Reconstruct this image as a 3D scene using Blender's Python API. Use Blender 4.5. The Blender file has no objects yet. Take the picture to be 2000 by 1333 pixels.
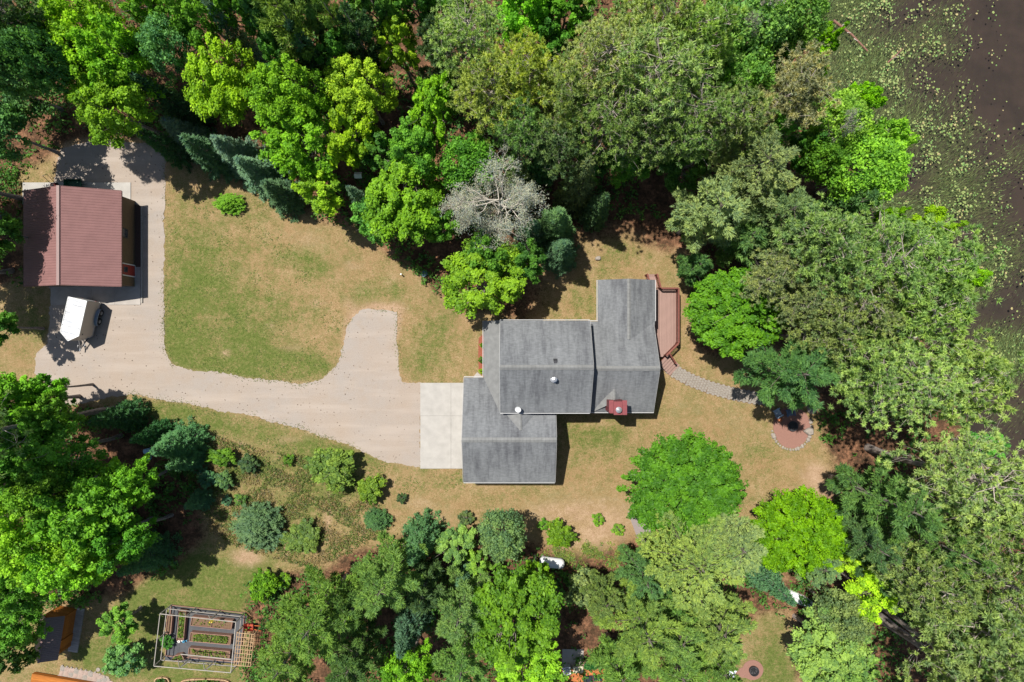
import bpy, bmesh, math, random
import numpy as np
from mathutils import Vector, Matrix

# ------------------------------------------------------------------ scene, camera, light
S = bpy.context.scene
COL = S.collection
H_CAM = 60.0
PX = 0.045                       # metres on the ground per photograph pixel
def U(px, py, z=0.0):
    """world point, z metres above the lawn, under the photograph pixel (px, py)"""
    k = (H_CAM - z) / H_CAM
    return Vector(((px - 1000) * PX * k, (666.5 - py) * PX * k, z))
def G(px, py, z=0.0):
    """world point from ground pixels (already corrected for height)"""
    return Vector(((px - 1000) * PX, (666.5 - py) * PX, z))

cam_d = bpy.data.cameras.new('camera'); cam = bpy.data.objects.new('camera', cam_d)
COL.objects.link(cam); S.camera = cam
cam.location = (0, 0, H_CAM); cam.rotation_euler = (0, 0, 0)
cam_d.sensor_width = 36; cam_d.lens = 24; cam_d.clip_end = 1000; cam_d.clip_start = 0.5

world = bpy.data.worlds.new('World'); S.world = world; world.use_nodes = True
nt = world.node_tree; nt.nodes.clear()
sky = nt.nodes.new('ShaderNodeTexSky'); sky.sky_type = 'NISHITA'; sky.sun_disc = False
SUN_EL, SUN_AZ = math.radians(67.8), math.radians(-47.5)
sky.sun_elevation = SUN_EL; sky.sun_rotation = SUN_AZ % (2 * math.pi)
bg = nt.nodes.new('ShaderNodeBackground'); bg.inputs['Strength'].default_value = 0.075
wo = nt.nodes.new('ShaderNodeOutputWorld')
nt.links.new(sky.outputs[0], bg.inputs[0]); nt.links.new(bg.outputs[0], wo.inputs[0])

sun_d = bpy.data.lights.new('sun', 'SUN'); sun_d.energy = 4.8; sun_d.angle = math.radians(0.53)
sun_d.color = (1.0, 0.955, 0.88)
sun = bpy.data.objects.new('sun', sun_d); COL.objects.link(sun); sun.location = (-20, 20, 80)
to_sun = Vector((math.sin(SUN_AZ) * math.cos(SUN_EL), math.cos(SUN_AZ) * math.cos(SUN_EL), math.sin(SUN_EL)))
sun.rotation_euler = (-to_sun).to_track_quat('-Z', 'Y').to_euler()

S.view_settings.view_transform = 'Standard'; S.view_settings.look = 'None'
S.view_settings.exposure = 0.74; S.view_settings.gamma = 1.0
S.view_settings.use_curve_mapping = False
S.render.engine = 'CYCLES'
S.cycles.max_bounces = 5; S.cycles.transparent_max_bounces = 6
S.cycles.diffuse_bounces = 3; S.cycles.glossy_bounces = 2; S.cycles.transmission_bounces = 3

# ------------------------------------------------------------------ helpers
WOFF = {}
def props(o, label=None, cat=None, group=None, kind=None):
    if label: o['label'] = label
    if cat: o['category'] = cat
    if group: o['group'] = group
    if kind: o['kind'] = kind
    return o
def thing(name, label, cat, loc=(0, 0, 0), rz=0.0, group=None):
    o = bpy.data.objects.new(name, None); COL.objects.link(o)
    o.empty_display_size = 0.3; o.location = loc; o.rotation_euler = (0, 0, rz)
    WOFF[o] = Vector(loc)
    return props(o, label, cat, group)
def attach(name, me, parent, loc=(0, 0, 0), rot=(0, 0, 0), kind=None, label=None):
    """a piece sharing mesh data; loc is local to the parent"""
    o = bpy.data.objects.new(name, me); COL.objects.link(o)
    if parent is not None: o.parent = parent
    o.location = loc; o.rotation_euler = rot
    WOFF[o] = (WOFF.get(parent, Vector((0, 0, 0))) if parent is not None else Vector((0, 0, 0))) + Vector(loc)
    return props(o, label, kind=kind)

class MB:
    def __init__(self): self.v = []; self.f = []
    def add(self, vs, fs):
        n = len(self.v); self.v += [tuple(p) for p in vs]; self.f += [tuple(i + n for i in q) for q in fs]; return self
    def box(self, x0, x1, y0, y1, z0, z1):
        return self.hexa([(x0, y0), (x1, y0), (x1, y1), (x0, y1)], z0, z1)
    def hexa(self, poly, z0, z1):
        return self.prism(poly, z0, z1)
    def prism(self, poly, z0, z1):
        n = len(poly)
        a = sum(poly[i][0] * poly[(i + 1) % n][1] - poly[(i + 1) % n][0] * poly[i][1] for i in range(n))
        if a < 0: poly = poly[::-1]
        vs = [(p[0], p[1], z0) for p in poly] + [(p[0], p[1], z1) for p in poly]
        fs = [tuple(range(n - 1, -1, -1)), tuple(range(n, 2 * n))]
        fs += [(i, (i + 1) % n, n + (i + 1) % n, n + i) for i in range(n)]
        return self.add(vs, fs)
    def obox(self, c, size, rz=0.0, tilt=None):
        hx, hy, hz = size[0] / 2, size[1] / 2, size[2] / 2
        vs = [Vector((x, y, z)) for z in (-hz, hz) for x, y in ((-hx, -hy), (hx, -hy), (hx, hy), (-hx, hy))]
        M = Matrix.Rotation(rz, 3, 'Z')
        if tilt is not None: M = M @ Matrix.Rotation(tilt, 3, 'Y')
        vs = [M @ p + Vector(c) for p in vs]
        return self.add(vs, [(3, 2, 1, 0), (4, 5, 6, 7), (0, 1, 5, 4), (1, 2, 6, 5), (2, 3, 7, 6), (3, 0, 4, 7)])
    def beam(self, a, b, w, h=None):
        """rectangular bar from a to b"""
        a, b = Vector(a), Vector(b); h = h or w
        d = (b - a).normalized(); s = d.cross(Vector((0, 0, 1)))
        if s.length < 1e-3: s = Vector((1, 0, 0))
        s.normalize(); t = s.cross(d)
        vs = [p + s * i * w / 2 + t * j * h / 2 for p in (a, b) for i, j in ((-1, -1), (1, -1), (1, 1), (-1, 1))]
        return self.add(vs, [(3, 2, 1, 0), (4, 5, 6, 7), (0, 1, 5, 4), (1, 2, 6, 5), (2, 3, 7, 6), (3, 0, 4, 7)])
    def tube(self, pts, rads, n=6, cap=True):
        pts = [Vector(p) for p in pts]; rings = []; s = None
        for i, p in enumerate(pts):
            d = (pts[min(i + 1, len(pts) - 1)] - pts[max(i - 1, 0)]).normalized()
            if s is None:
                s = d.cross(Vector((0.3, 0.2, 1))) if abs(d.z) < .9 else d.cross(Vector((1, 0.1, 0)))
            s = (s - d * s.dot(d)).normalized(); t = d.cross(s)
            rings.append([p + (s * math.cos(a) + t * math.sin(a)) * rads[i] for a in [2 * math.pi * k / n for k in range(n)]])
        vs = [q for r in rings for q in r]; fs = []
        for i in range(len(pts) - 1):
            for k in range(n):
                fs.append((i * n + k, i * n + (k + 1) % n, (i + 1) * n + (k + 1) % n, (i + 1) * n + k))
        if cap:
            fs.append(tuple(range(n - 1, -1, -1))); fs.append(tuple(range((len(pts) - 1) * n, len(pts) * n)))
        return self.add(vs, fs)
    def cyl(self, c, r, h, n=16, r2=None):
        r2 = r if r2 is None else r2
        c = Vector(c)
        return self.tube([c, c + Vector((0, 0, h))], [r, r2], n)
    def lathe(self, c, prof, n=16):
        c = Vector(c); vs = []; fs = []; m = len(prof)
        for r, z in prof:
            for k in range(n):
                a = 2 * math.pi * k / n; vs.append(c + Vector((r * math.cos(a), r * math.sin(a), z)))
        for i in range(m - 1):
            for k in range(n):
                fs.append((i * n + k, i * n + (k + 1) % n, (i + 1) * n + (k + 1) % n, (i + 1) * n + k))
        return self.add(vs, fs)
    def mesh(self, name, mat, smooth=False, off=(0, 0, 0)):
        me = bpy.data.meshes.new(name); ox, oy, oz = off
        me.from_pydata([(x - ox, y - oy, z - oz) for x, y, z in self.v], [], self.f)
        if mat: me.materials.append(mat)
        if smooth: me.polygons.foreach_set('use_smooth', [True] * len(me.polygons))
        me.update(); return me
    def build(self, name, mat, parent=None, local=False, smooth=False, kind=None, label=None):
        off = (0, 0, 0) if (local or parent is None) else WOFF[parent]
        return attach(name, self.mesh(name, mat, smooth, off), parent, kind=kind, label=label)

# ------------------------------------------------------------------ materials
ALB = .74
def new_mat(name):
    m = bpy.data.materials.new(name); m.use_nodes = True
    n = m.node_tree; b = n.nodes['Principled BSDF']
    return m, n, b
def N(n, t, **kw):
    x = n.nodes.new(t)
    for k, v in kw.items(): setattr(x, k, v)
    return x
def noise(n, vec, scale, detail=3.0, rough=.55):
    x = N(n, 'ShaderNodeTexNoise'); x.inputs['Scale'].default_value = scale
    x.inputs['Detail'].default_value = detail; x.inputs['Roughness'].default_value = rough
    n.links.new(vec, x.inputs['Vector']); return x.outputs['Fac']
def ramp(n, fac, stops):
    r = N(n, 'ShaderNodeValToRGB'); e = r.color_ramp.elements
    while len(e) < len(stops): e.new(0.5)
    for i, (p, c) in enumerate(stops):
        e[i].position = p; e[i].color = (c[0], c[1], c[2], 1) if not isinstance(c, (int, float)) else (c, c, c, 1)
    n.links.new(fac, r.inputs['Fac']); return r.outputs['Color']
def mix(n, fac, a, b, mode='MIX'):
    x = N(n, 'ShaderNodeMix', data_type='RGBA', blend_type=mode)
    for sock, val in ((x.inputs['Factor'], fac), (x.inputs[6], a), (x.inputs[7], b)):
        if isinstance(val, (int, float)): sock.default_value = val
        elif isinstance(val, (tuple, list)): sock.default_value = (val[0], val[1], val[2], 1)
        else: n.links.new(val, sock)
    return x.outputs[2]
def math_(n, op, a, b=0.0, clamp=False):
    x = N(n, 'ShaderNodeMath', operation=op, use_clamp=clamp)
    for i, v in enumerate((a, b)):
        if isinstance(v, (int, float)): x.inputs[i].default_value = v
        else: n.links.new(v, x.inputs[i])
    return x.outputs[0]
def coords(n, kind='Object', scale=None):
    tc = N(n, 'ShaderNodeTexCoord')
    if scale is None: return tc.outputs[kind]
    mp = N(n, 'ShaderNodeMapping'); mp.inputs['Scale'].default_value = scale
    n.links.new(tc.outputs[kind], mp.inputs['Vector']); return mp.outputs[0]
def geopos(n, scale=None):
    g = N(n, 'ShaderNodeNewGeometry')
    if scale is None: return g.outputs['Position']
    mp = N(n, 'ShaderNodeMapping'); mp.inputs['Scale'].default_value = scale
    n.links.new(g.outputs['Position'], mp.inputs['Vector']); return mp.outputs[0]
def bump(n, b, h, strength=.4, dist=.02):
    x = N(n, 'ShaderNodeBump'); x.inputs['Strength'].default_value = strength; x.inputs['Distance'].default_value = dist
    n.links.new(h, x.inputs['Height']); n.links.new(x.outputs[0], b.inputs['Normal'])
def plain(name, c, rough=.7, metal=0.0, var=.25, scale=6.0, spec=.3, fine=60.0):
    """a colour with blotches, fine grain and a little relief"""
    m, n, b = new_mat(name)
    p = geopos(n)
    f = noise(n, p, scale); g = noise(n, p, fine, 2)
    f2 = math_(n, 'ADD', math_(n, 'MULTIPLY', f, .6), math_(n, 'MULTIPLY', g, .4))
    c = [x * ALB for x in c]; lo = [x * (1 - var) for x in c]; hi = [min(1, x * (1 + var)) for x in c]
    n.links.new(ramp(n, f2, [(.3, lo), (.7, hi)]), b.inputs['Base Color'])
    b.inputs['Roughness'].default_value = rough; b.inputs['Metallic'].default_value = metal
    b.inputs['Specular IOR Level'].default_value = spec
    bump(n, b, g, .25, .01)
    return m

def mat_shingle():
    m, n, b = new_mat('asphalt shingle')
    p = coords(n, 'Object')
    st1 = noise(n, coords(n, 'Object', (2.1, .3, .3)), 1.0, 7, .72)
    st2 = noise(n, coords(n, 'Object', (.45, .3, .3)), 1.0, 3)
    grain = noise(n, p, 38, 2); tab = noise(n, coords(n, 'Object', (3.2, 7.1, 7.1)), 1.0, 1)
    s = math_(n, 'ADD', math_(n, 'MULTIPLY', st1, .62), math_(n, 'MULTIPLY', st2, .38))
    base = ramp(n, s, [(.34, (.225, .234, .24)), (.48, (.182, .19, .195)), (.58, (.128, .133, .14)), (.70, (.082, .085, .092))])
    base = mix(n, .35, base, ramp(n, grain, [(.3, .35), (.7, .75)]), 'SOFT_LIGHT')
    base = mix(n, .35, base, ramp(n, tab, [(.35, .35), (.65, .7)]), 'SOFT_LIGHT')
    base = mix(n, 1.0, base, (.68, .68, .69), 'MULTIPLY')
    n.links.new(base, b.inputs['Base Color']); b.inputs['Roughness'].default_value = .92
    b.inputs['Specular IOR Level'].default_value = .15
    bump(n, b, grain, .5, .01); return m
def mat_foliage():
    m, n, b = new_mat('foliage')
    oi = N(n, 'ShaderNodeObjectInfo'); at = N(n, 'ShaderNodeAttribute', attribute_name='tint')
    t = at.outputs['Fac']
    warm = mix(n, 1.0, oi.outputs['Color'], (1.34, 1.30, 1.05), 'MULTIPLY')
    cool = mix(n, 1.0, oi.outputs['Color'], (.56, .68, .85), 'MULTIPLY')
    c = mix(n, ramp(n, t, [(.15, 0.0), (.85, 1.0)]), cool, warm)
    n.links.new(c, b.inputs['Base Color']); b.inputs['Roughness'].default_value = .55
    b.inputs['Specular IOR Level'].default_value = .22
    tr = N(n, 'ShaderNodeBsdfTranslucent')
    n.links.new(mix(n, 1.0, c, (1.25, 1.2, .55), 'MULTIPLY'), tr.inputs['Color'])
    mx = N(n, 'ShaderNodeMixShader'); mx.inputs[0].default_value = .38
    n.links.new(b.outputs[0], mx.inputs[1]); n.links.new(tr.outputs[0], mx.inputs[2])
    n.links.new(mx.outputs[0], n.nodes['Material Output'].inputs['Surface']); return m
def mat_bark(name, c1, c2):
    m, n, b = new_mat(name)
    f = noise(n, geopos(n, (6, 6, 1.5)), 2.0, 4)
    n.links.new(ramp(n, f, [(.35, c1), (.65, c2)]), b.inputs['Base Color']); b.inputs['Roughness'].default_value = .9
    bump(n, b, f, .6, .03); return m
def mat_gravel():
    m, n, b = new_mat('gravel')
    p = geopos(n)
    big = noise(n, p, .16, 3); mid = noise(n, p, 1.1, 5, .65); fine = noise(n, p, 14, 4, .75); pit = noise(n, p, 5.5, 2)
    c = ramp(n, big, [(.35, (.36, .295, .24)), (.6, (.34, .298, .262))])
    c = mix(n, ramp(n, mid, [(.45, 0.0), (.75, .6)]), c, (.34, .27, .21))
    c = mix(n, .38, c, ramp(n, fine, [(.3, .25), (.7, .78)]), 'SOFT_LIGHT')
    trk = noise(n, geopos(n, (.12, 1.1, 1)), 1.0, 3)
    c = mix(n, ramp(n, trk, [(.48, 0.0), (.66, .55)]), c, (.43, .365, .31))
    c = mix(n, ramp(n, pit, [(.73, 0.0), (.79, .45)]), c, (.18, .12, .08))
    c = mix(n, 1.0, c, (.74, .74, .74), 'MULTIPLY')
    n.links.new(c, b.inputs['Base Color']); b.inputs['Roughness'].default_value = .95
    b.inputs['Specular IOR Level'].default_value = .1
    bump(n, b, fine, .6, .02); return m
def mat_ground():
    m, n, b = new_mat('ground cover')
    p = geopos(n)
    at = N(n, 'ShaderNodeAttribute', attribute_name='cover')
    sep = N(n, 'ShaderNodeSeparateColor'); n.links.new(at.outputs['Color'], sep.inputs[0])
    gr, li, sa = sep.outputs[0], sep.outputs[1], sep.outputs[2]
    n1 = noise(n, p, .8, 5, .68); n2 = noise(n, p, 4.0, 5, .72); n3 = noise(n, p, 22, 3, .7); n0 = noise(n, p, .22, 3)
    nn = math_(n, 'ADD', math_(n, 'MULTIPLY', n1, 1.15), math_(n, 'ADD', math_(n, 'MULTIPLY', n2, .95), -.55), True)
    nn4 = math_(n, 'ADD', math_(n, 'MULTIPLY', nn, .6), math_(n, 'SUBTRACT', math_(n, 'MULTIPLY', noise(n, p, 9, 5, .8), 1.3), .45), True)
    dry = ramp(n, nn4, [(.15, (.17, .125, .05)), (.5, (.285, .20, .095)), (.85, (.40, .285, .175))])
    dry = mix(n, ramp(n, n0, [(.42, 0.0), (.68, .45)]), dry, (.31, .19, .10))
    grass = ramp(n, n2, [(.3, (.05, .088, .014)), (.52, (.10, .135, .028)), (.72, (.165, .175, .055))])
    nl = math_(n, 'ADD', math_(n, 'ADD', math_(n, 'MULTIPLY', noise(n, p, 1.7, 6, .8), .34), math_(n, 'MULTIPLY', noise(n, p, .6, 5, .7), .28)), math_(n, 'MULTIPLY', noise(n, geopos(n, (1, 1.6, 1)), 5.5, 5, .85), .38))
    gf = math_(n, 'ADD', math_(n, 'MULTIPLY', gr, .85), math_(n, 'MULTIPLY', math_(n, 'SUBTRACT', nl, .5), 5.2))
    c = mix(n, ramp(n, gf, [(.12, 0.0), (.85, .95)]), dry, grass)
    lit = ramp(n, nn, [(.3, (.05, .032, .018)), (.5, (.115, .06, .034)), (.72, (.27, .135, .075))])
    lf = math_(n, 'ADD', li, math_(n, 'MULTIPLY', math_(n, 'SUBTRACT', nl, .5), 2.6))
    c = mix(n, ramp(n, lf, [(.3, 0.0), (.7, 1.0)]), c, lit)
    sand = ramp(n, nn, [(.3, (.31, .205, .12)), (.7, (.42, .29, .19))])
    sf = math_(n, 'ADD', sa, math_(n, 'MULTIPLY', math_(n, 'SUBTRACT', nl, .5), 2.6))
    c = mix(n, ramp(n, sf, [(.3, 0.0), (.7, 1.0)]), c, sand)
    c = mix(n, .8, c, ramp(n, n3, [(.32, .15), (.68, .85)]), 'SOFT_LIGHT')
    c = mix(n, 1.0, c, (.77, .77, .77), 'MULTIPLY')
    n.links.new(c, b.inputs['Base Color']); b.inputs['Roughness'].default_value = .95
    b.inputs['Specular IOR Level'].default_value = .1
    bump(n, b, n3, .8, .04); return m
def mat_water():
    m, n, b = new_mat('pond water')
    n.nodes.remove(b)
    tr = N(n, 'ShaderNodeBsdfTransparent'); tr.inputs[0].default_value = (.74, .71, .67, 1)
    gl = N(n, 'ShaderNodeBsdfGlossy'); gl.inputs['Roughness'].default_value = .06; gl.inputs[0].default_value = (1, 1, 1, 1)
    fr = N(n, 'ShaderNodeFresnel'); fr.inputs[0].default_value = 1.33
    h = noise(n, geopos(n), 3.0, 3)
    bp = N(n, 'ShaderNodeBump'); bp.inputs['Strength'].default_value = .12; bp.inputs['Distance'].default_value = .05
    n.links.new(h, bp.inputs['Height']); n.links.new(bp.outputs[0], gl.inputs['Normal']); n.links.new(bp.outputs[0], fr.inputs['Normal'])
    mx = N(n, 'ShaderNodeMixShader')
    n.links.new(fr.outputs[0], mx.inputs[0]); n.links.new(tr.outputs[0], mx.inputs[1]); n.links.new(gl.outputs[0], mx.inputs[2])
    n.links.new(mx.outputs[0], n.nodes['Material Output'].inputs['Surface']); return m
def mat_wood(name, c, var=.3, axis=(1, 12, 12), rough=.75):
    m, n, b = new_mat(name)
    f = noise(n, coords(n, 'Object', axis), 1.5, 4, .6); oi = N(n, 'ShaderNodeObjectInfo')
    c = [x * ALB for x in c]; lo = [x * (1 - var) for x in c]; hi = [x * (1 + var) for x in c]
    col = ramp(n, f, [(.3, lo), (.7, hi)])
    col = mix(n, .45, col, ramp(n, oi.outputs['Random'], [(0, .3), (1, .72)]), 'SOFT_LIGHT')
    n.links.new(col, b.inputs['Base Color']); b.inputs['Roughness'].default_value = rough
    b.inputs['Specular IOR Level'].default_value = .25
    bump(n, b, f, .3, .01); return m
def mat_tinted(name, rough=.6):
    """colour from the object colour"""
    m, n, b = new_mat(name)
    oi = N(n, 'ShaderNodeObjectInfo'); f = noise(n, geopos(n), 9, 3)
    n.links.new(mix(n, .5, oi.outputs['Color'], ramp(n, f, [(.3, .3), (.7, .75)]), 'SOFT_LIGHT'), b.inputs['Base Color'])
    b.inputs['Roughness'].default_value = rough; return m

M_SHINGLE = mat_shingle(); M_LEAF = mat_foliage(); M_GRAVEL = mat_gravel(); M_GROUND = mat_ground(); M_WATER = mat_water()
M_BARK = mat_bark('grey brown bark', (.13, .105, .09), (.30, .255, .225))
M_TWIG = mat_bark('pale twig bark', (.22, .18, .155), (.46, .40, .35))
M_DEAD = mat_bark('dead grey wood', (.30, .265, .22), (.50, .46, .39))
M_CONC = plain('concrete', (.405, .385, .355), .85, var=.14, scale=1.4, spec=.15)
M_CONC2 = plain('weathered concrete', (.40, .365, .33), .88, var=.16, scale=1.6, spec=.15)
M_WHITE = plain('white metal', (.72, .73, .73), .45, var=.05)
M_TRIM = plain('grey white trim', (.5, .5, .5), .6, var=.08)
M_METALROOF = plain('red brown metal roofing', (.24, .125, .118), .6, var=.14, scale=1.2, spec=.15)
M_CAP = plain('grey ridge metal', (.24, .15, .14), .45, var=.1)
M_TANWALL = plain('tan siding', (.17, .115, .066), .75, var=.1)
M_HOUSEWALL = plain('grey beige siding', (.36, .34, .30), .8, var=.08)
M_GLASS = plain('window glass', (.03, .04, .05), .08, var=.2, spec=.6)
M_RED = plain('red paint', (.30, .035, .025), .5, var=.15)
M_CHIM = plain('dark red metal', (.21, .045, .05), .5, var=.2)
M_BLACK = plain('black rubber', (.02, .02, .021), .8, var=.3)
M_DARK = plain('dark metal', (.05, .05, .055), .55, var=.3)
M_STEEL = plain('bright steel', (.62, .62, .62), .3, metal=.7, var=.08)
M_MULCHRED = plain('red mulch', (.27, .085, .05), .95, var=.4, scale=14)
M_MULCHDK = plain('dark mulch', (.085, .05, .038), .95, var=.4, scale=14)
M_SOIL = plain('garden soil', (.17, .105, .062), .95, var=.4, scale=12)
M_DECK = mat_wood('red brown decking', (.29, .185, .155), .14, (14, 1, 14))
M_RAIL = mat_wood('red stained rail', (.20, .07, .052), .2)
M_STAIN = mat_wood('orange stained boards', (.40, .135, .02), .25)
M_ORANGE = mat_wood('orange deck boards', (.50, .165, .055), .15)
M_BEDWOOD = mat_wood('pinkish brown bed boards', (.30, .17, .125), .2)
M_GREYWOOD = mat_wood('weathered grey wood', (.36, .33, .29), .2)
M_TAN = mat_wood('tan lattice wood', (.46, .30, .17), .2)
M_PAVER = plain('grey paver', (.28, .25, .215), .9, var=.22, scale=5)
M_REDPAVE = plain('red crushed stone', (.275, .145, .112), .95, var=.2, scale=18)
M_STONE = plain('field stone', (.31, .27, .23), .85, var=.3, scale=5)
M_FABRIC = plain('dark landscape fabric', (.085, .088, .095), .9, var=.2, scale=3)
M_TINT = mat_tinted('painted')
# ------------------------------------------------------------------ ground, pond, driveway
rngG = np.random.default_rng(5)
SHX = np.array([1560, 1572, 1572, 1600, 1650, 1700, 1740, 1800, 1850, 1885, 1905, 1960, 2030, 2110, 2300.])
SHY = np.array([-300, 0, 100, 200, 300, 420, 520, 640, 760, 850, 900, 960, 1020, 1333, 1800.])
def shore_x(py): return np.interp(py, SHY, SHX) + 9 * np.sin(py / 37.0) + 6 * np.sin(py / 13.0 + 1)

def weed_density(px, py):
    d = px - shore_x(py)
    a = np.where(py < 600, np.clip(1.1 - d / 300, 0, 1), 0)
    a = np.maximum(a, 1.0 * np.exp(-((px - 1985) / 62) ** 2 - ((py - 710) / 80) ** 2))
    a = np.maximum(a, .5 * np.exp(-((px - 1990) / 30) ** 2 - ((py - 290) / 30) ** 2))
    cl = np.sin(px / 33 + 1.5 * np.sin(py / 41)) + np.sin(py / 27 + px / 60)
    return np.where(d > 6, a * np.clip(.55 + .3 * cl, .05, 1), 0)
DRIVE = [(120,288),(200,272),(285,282),(326,305),(322,400),(319,500),(320,600),(324,690),(335,712),(370,722),(450,733),(530,743),
         (590,748),(630,741),(653,722),(664,700),(672,670),(680,640),(690,620),(705,606),(722,601),(748,605),(776,610),(777,680),
         (778,735),(786,747),(822,748),(821,914),(780,908),(740,896),(710,882),(670,865),(620,850),(560,832),(500,815),(430,800),
         (360,788),(300,780),(255,772),(205,776),(165,788),(125,792),(100,765),(66,728),(72,690),(90,670),(96,630),(100,598),
         (98,500),(98,400),(108,330)]
def inside(px, py, poly):
    c = np.zeros(px.shape, bool); n = len(poly)
    for i in range(n):
        x0, y0 = poly[i]; x1, y1 = poly[(i + 1) % n]
        if y0 == y1: continue
        t = ((y0 > py) != (y1 > py)) & (px < (x1 - x0) * (py - y0) / (y1 - y0) + x0)
        c ^= t
    return c
FOREST = [[(-200,-200),(1700,-200),(1700,300),(1760,440),(1640,760),(1560,680),(1360,690),(1345,500),(1180,470),(1130,540),(1110,625),
           (940,625),(890,600),(760,500),(700,450),(560,410),(470,355),(420,330),(380,300),(330,270),(120,285),(60,330),(30,360),(-200,380)],
          [(-200,740),(110,790),(240,800),(330,860),(390,930),(400,1050),(330,1120),(240,1160),(170,1180),(60,1180),(-200,1200)],
          [(1600,640),(1800,640),(2200,700),(2200,1500),(1560,1500),(1560,1330),(1560,1200),(1520,1060),(1640,960),(1650,900),(1600,860),(1590,760)],
          [(480,1140),(640,1110),(700,1080),(760,1050),(830,1020),(1050,1060),(1090,1110),(1230,1080),(1250,1040),(1500,1080),(1540,1180),
           (1440,1240),(1400,1333),(1400,1500),(440,1500),(480,1333)],
          [(-300,330),(40,330),(45,560),(-300,600)]]
# blobs: px, py, radius x, radius y, weight
GREEN = [(380,470,60,80,.34),(370,560,60,80,.5),(350,650,45,70,.75),(420,700,80,40,.75),(500,640,60,50,.42),(590,505,42,24,.62),(640,520,30,18,.4),
         (560,600,60,40,.3),(540,715,90,32,.6),(480,480,45,30,.3),(712,572,34,22,.5),(772,572,26,24,.45),(860,640,30,50,.42),(820,700,40,50,.42),
         (445,575,50,60,.5),(500,700,60,50,.42),(620,720,30,30,.45),(880,560,40,40,.3),
         (510,400,70,30,.25),(330,805,70,22,.85),(420,830,60,24,.55),(510,845,50,20,.5),(600,870,60,24,.5),(660,890,40,20,.55),(720,900,40,20,.4),
         (560,880,60,30,.2),(500,920,80,26,.55),(600,960,90,60,.42),(680,950,50,30,.5),(430,960,40,40,.45),(560,1060,70,50,.4),(850,940,70,12,.25),
         (400,1130,100,52,1.3),(330,1160,60,40,1.0),(460,1140,60,34,.9),(260,1240,50,60,.8),(230,1290,50,30,.7),(390,1320,110,30,.9),(480,1180,40,40,.8),(290,1200,30,60,.85),(170,1275,40,30,.6),
         (1130,845,50,26,.5),(1200,850,40,20,.4),(1060,960,60,30,.12),(1180,880,60,30,.3),(1480,880,50,30,.3),(1390,800,60,20,.16),
         (1250,790,40,20,.1),(1180,600,22,60,.35),(1110,590,60,30,.4),(1200,490,50,24,.35),(1200,530,30,20,.25),(1510,1250,30,70,.5),(1490,1320,60,40,.5),(1530,1310,40,40,.35),
         (1160,1085,60,20,.55),(1220,1110,50,20,.5),(1655,930,14,26,.5),(70,640,34,40,.5),(30,1240,60,60,.3),(20,390,40,40,.4)]
SAND = [(440,690,22,12,.5),(600,470,60,26,.4),(620,592,34,10,.45),(530,640,30,26,.3),(405,600,18,26,.25),(690,520,50,14,.4),(480,530,30,20,.3),(560,680,40,10,.35),(1150,990,190,70,.34),(1350,800,120,60,.25),(1450,850,60,60,.2),(520,960,120,50,.25),(1590,925,34,30,.7),(1620,965,40,40,.5),(1500,950,60,30,.16),(1130,1060,70,40,.35),(480,1090,44,24,.75),(560,1075,14,34,.6),(640,1020,12,60,.6),(470,870,30,14,.4),
        (1240,560,60,26,.45),(1310,600,40,40,.42),(740,600,50,16,.5),(680,620,14,60,.45),(1080,1000,80,20,.25),(1200,1030,60,40,.3),(820,980,60,20,.35),(1380,700,50,40,.2),
        (200,300,120,30,.6),(1500,530,60,40,.6),(510,450,60,30,.22),(600,650,60,30,.2),(780,620,20,40,.4),(560,860,40,12,.5),(840,1010,80,20,.3)]
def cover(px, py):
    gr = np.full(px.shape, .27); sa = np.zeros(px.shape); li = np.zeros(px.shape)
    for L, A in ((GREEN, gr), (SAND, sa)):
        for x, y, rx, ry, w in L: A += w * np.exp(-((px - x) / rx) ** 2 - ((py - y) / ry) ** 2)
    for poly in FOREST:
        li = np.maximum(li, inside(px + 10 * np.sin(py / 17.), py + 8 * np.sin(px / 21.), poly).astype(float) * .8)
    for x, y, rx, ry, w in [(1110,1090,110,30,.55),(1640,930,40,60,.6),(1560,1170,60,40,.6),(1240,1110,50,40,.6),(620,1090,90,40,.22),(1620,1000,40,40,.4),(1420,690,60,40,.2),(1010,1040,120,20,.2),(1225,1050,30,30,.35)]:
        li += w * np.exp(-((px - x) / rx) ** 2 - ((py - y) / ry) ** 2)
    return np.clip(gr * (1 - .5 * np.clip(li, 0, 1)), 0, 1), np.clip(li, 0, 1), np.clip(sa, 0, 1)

xs = np.concatenate([[-400, -200, -100, -70], np.arange(-52, 52.01, .28), [70, 100, 200, 400]])
ys = np.concatenate([[-400, -200, -100, -60], np.arange(-37, 37.01, .28), [60, 100, 200, 400]])
X, Y = np.meshgrid(xs, ys); nx, ny = len(xs), len(ys)
PXg = X / PX + 1000; PYg = 666.5 - Y / PX
dsh = (PXg - shore_x(PYg)) * PX * .8
Z = np.where(dsh > 0, -np.clip(dsh * .42, 0, .95), 0.0) + np.where(dsh < -.2, .012 * np.sin(X * .9) * np.sin(Y * .7) - .012, 0)
me = bpy.data.meshes.new('ground')
idx = np.arange(nx * ny).reshape(ny, nx)
quads = np.stack([idx[:-1, :-1], idx[:-1, 1:], idx[1:, 1:], idx[1:, :-1]], -1).reshape(-1, 4)
me.vertices.add(nx * ny); me.vertices.foreach_set('co', np.stack([X, Y, Z], -1).ravel().astype(np.float32))
me.loops.add(quads.size); me.loops.foreach_set('vertex_index', quads.ravel().astype(np.int32))
me.polygons.add(len(quads)); me.polygons.foreach_set('loop_start', np.arange(0, quads.size, 4, dtype=np.int32))
me.update(calc_edges=True); me.validate()
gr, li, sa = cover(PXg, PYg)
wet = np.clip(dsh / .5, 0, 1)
wd_ = np.clip(weed_density(PXg, PYg) * 1.1, 0, 1)
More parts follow.
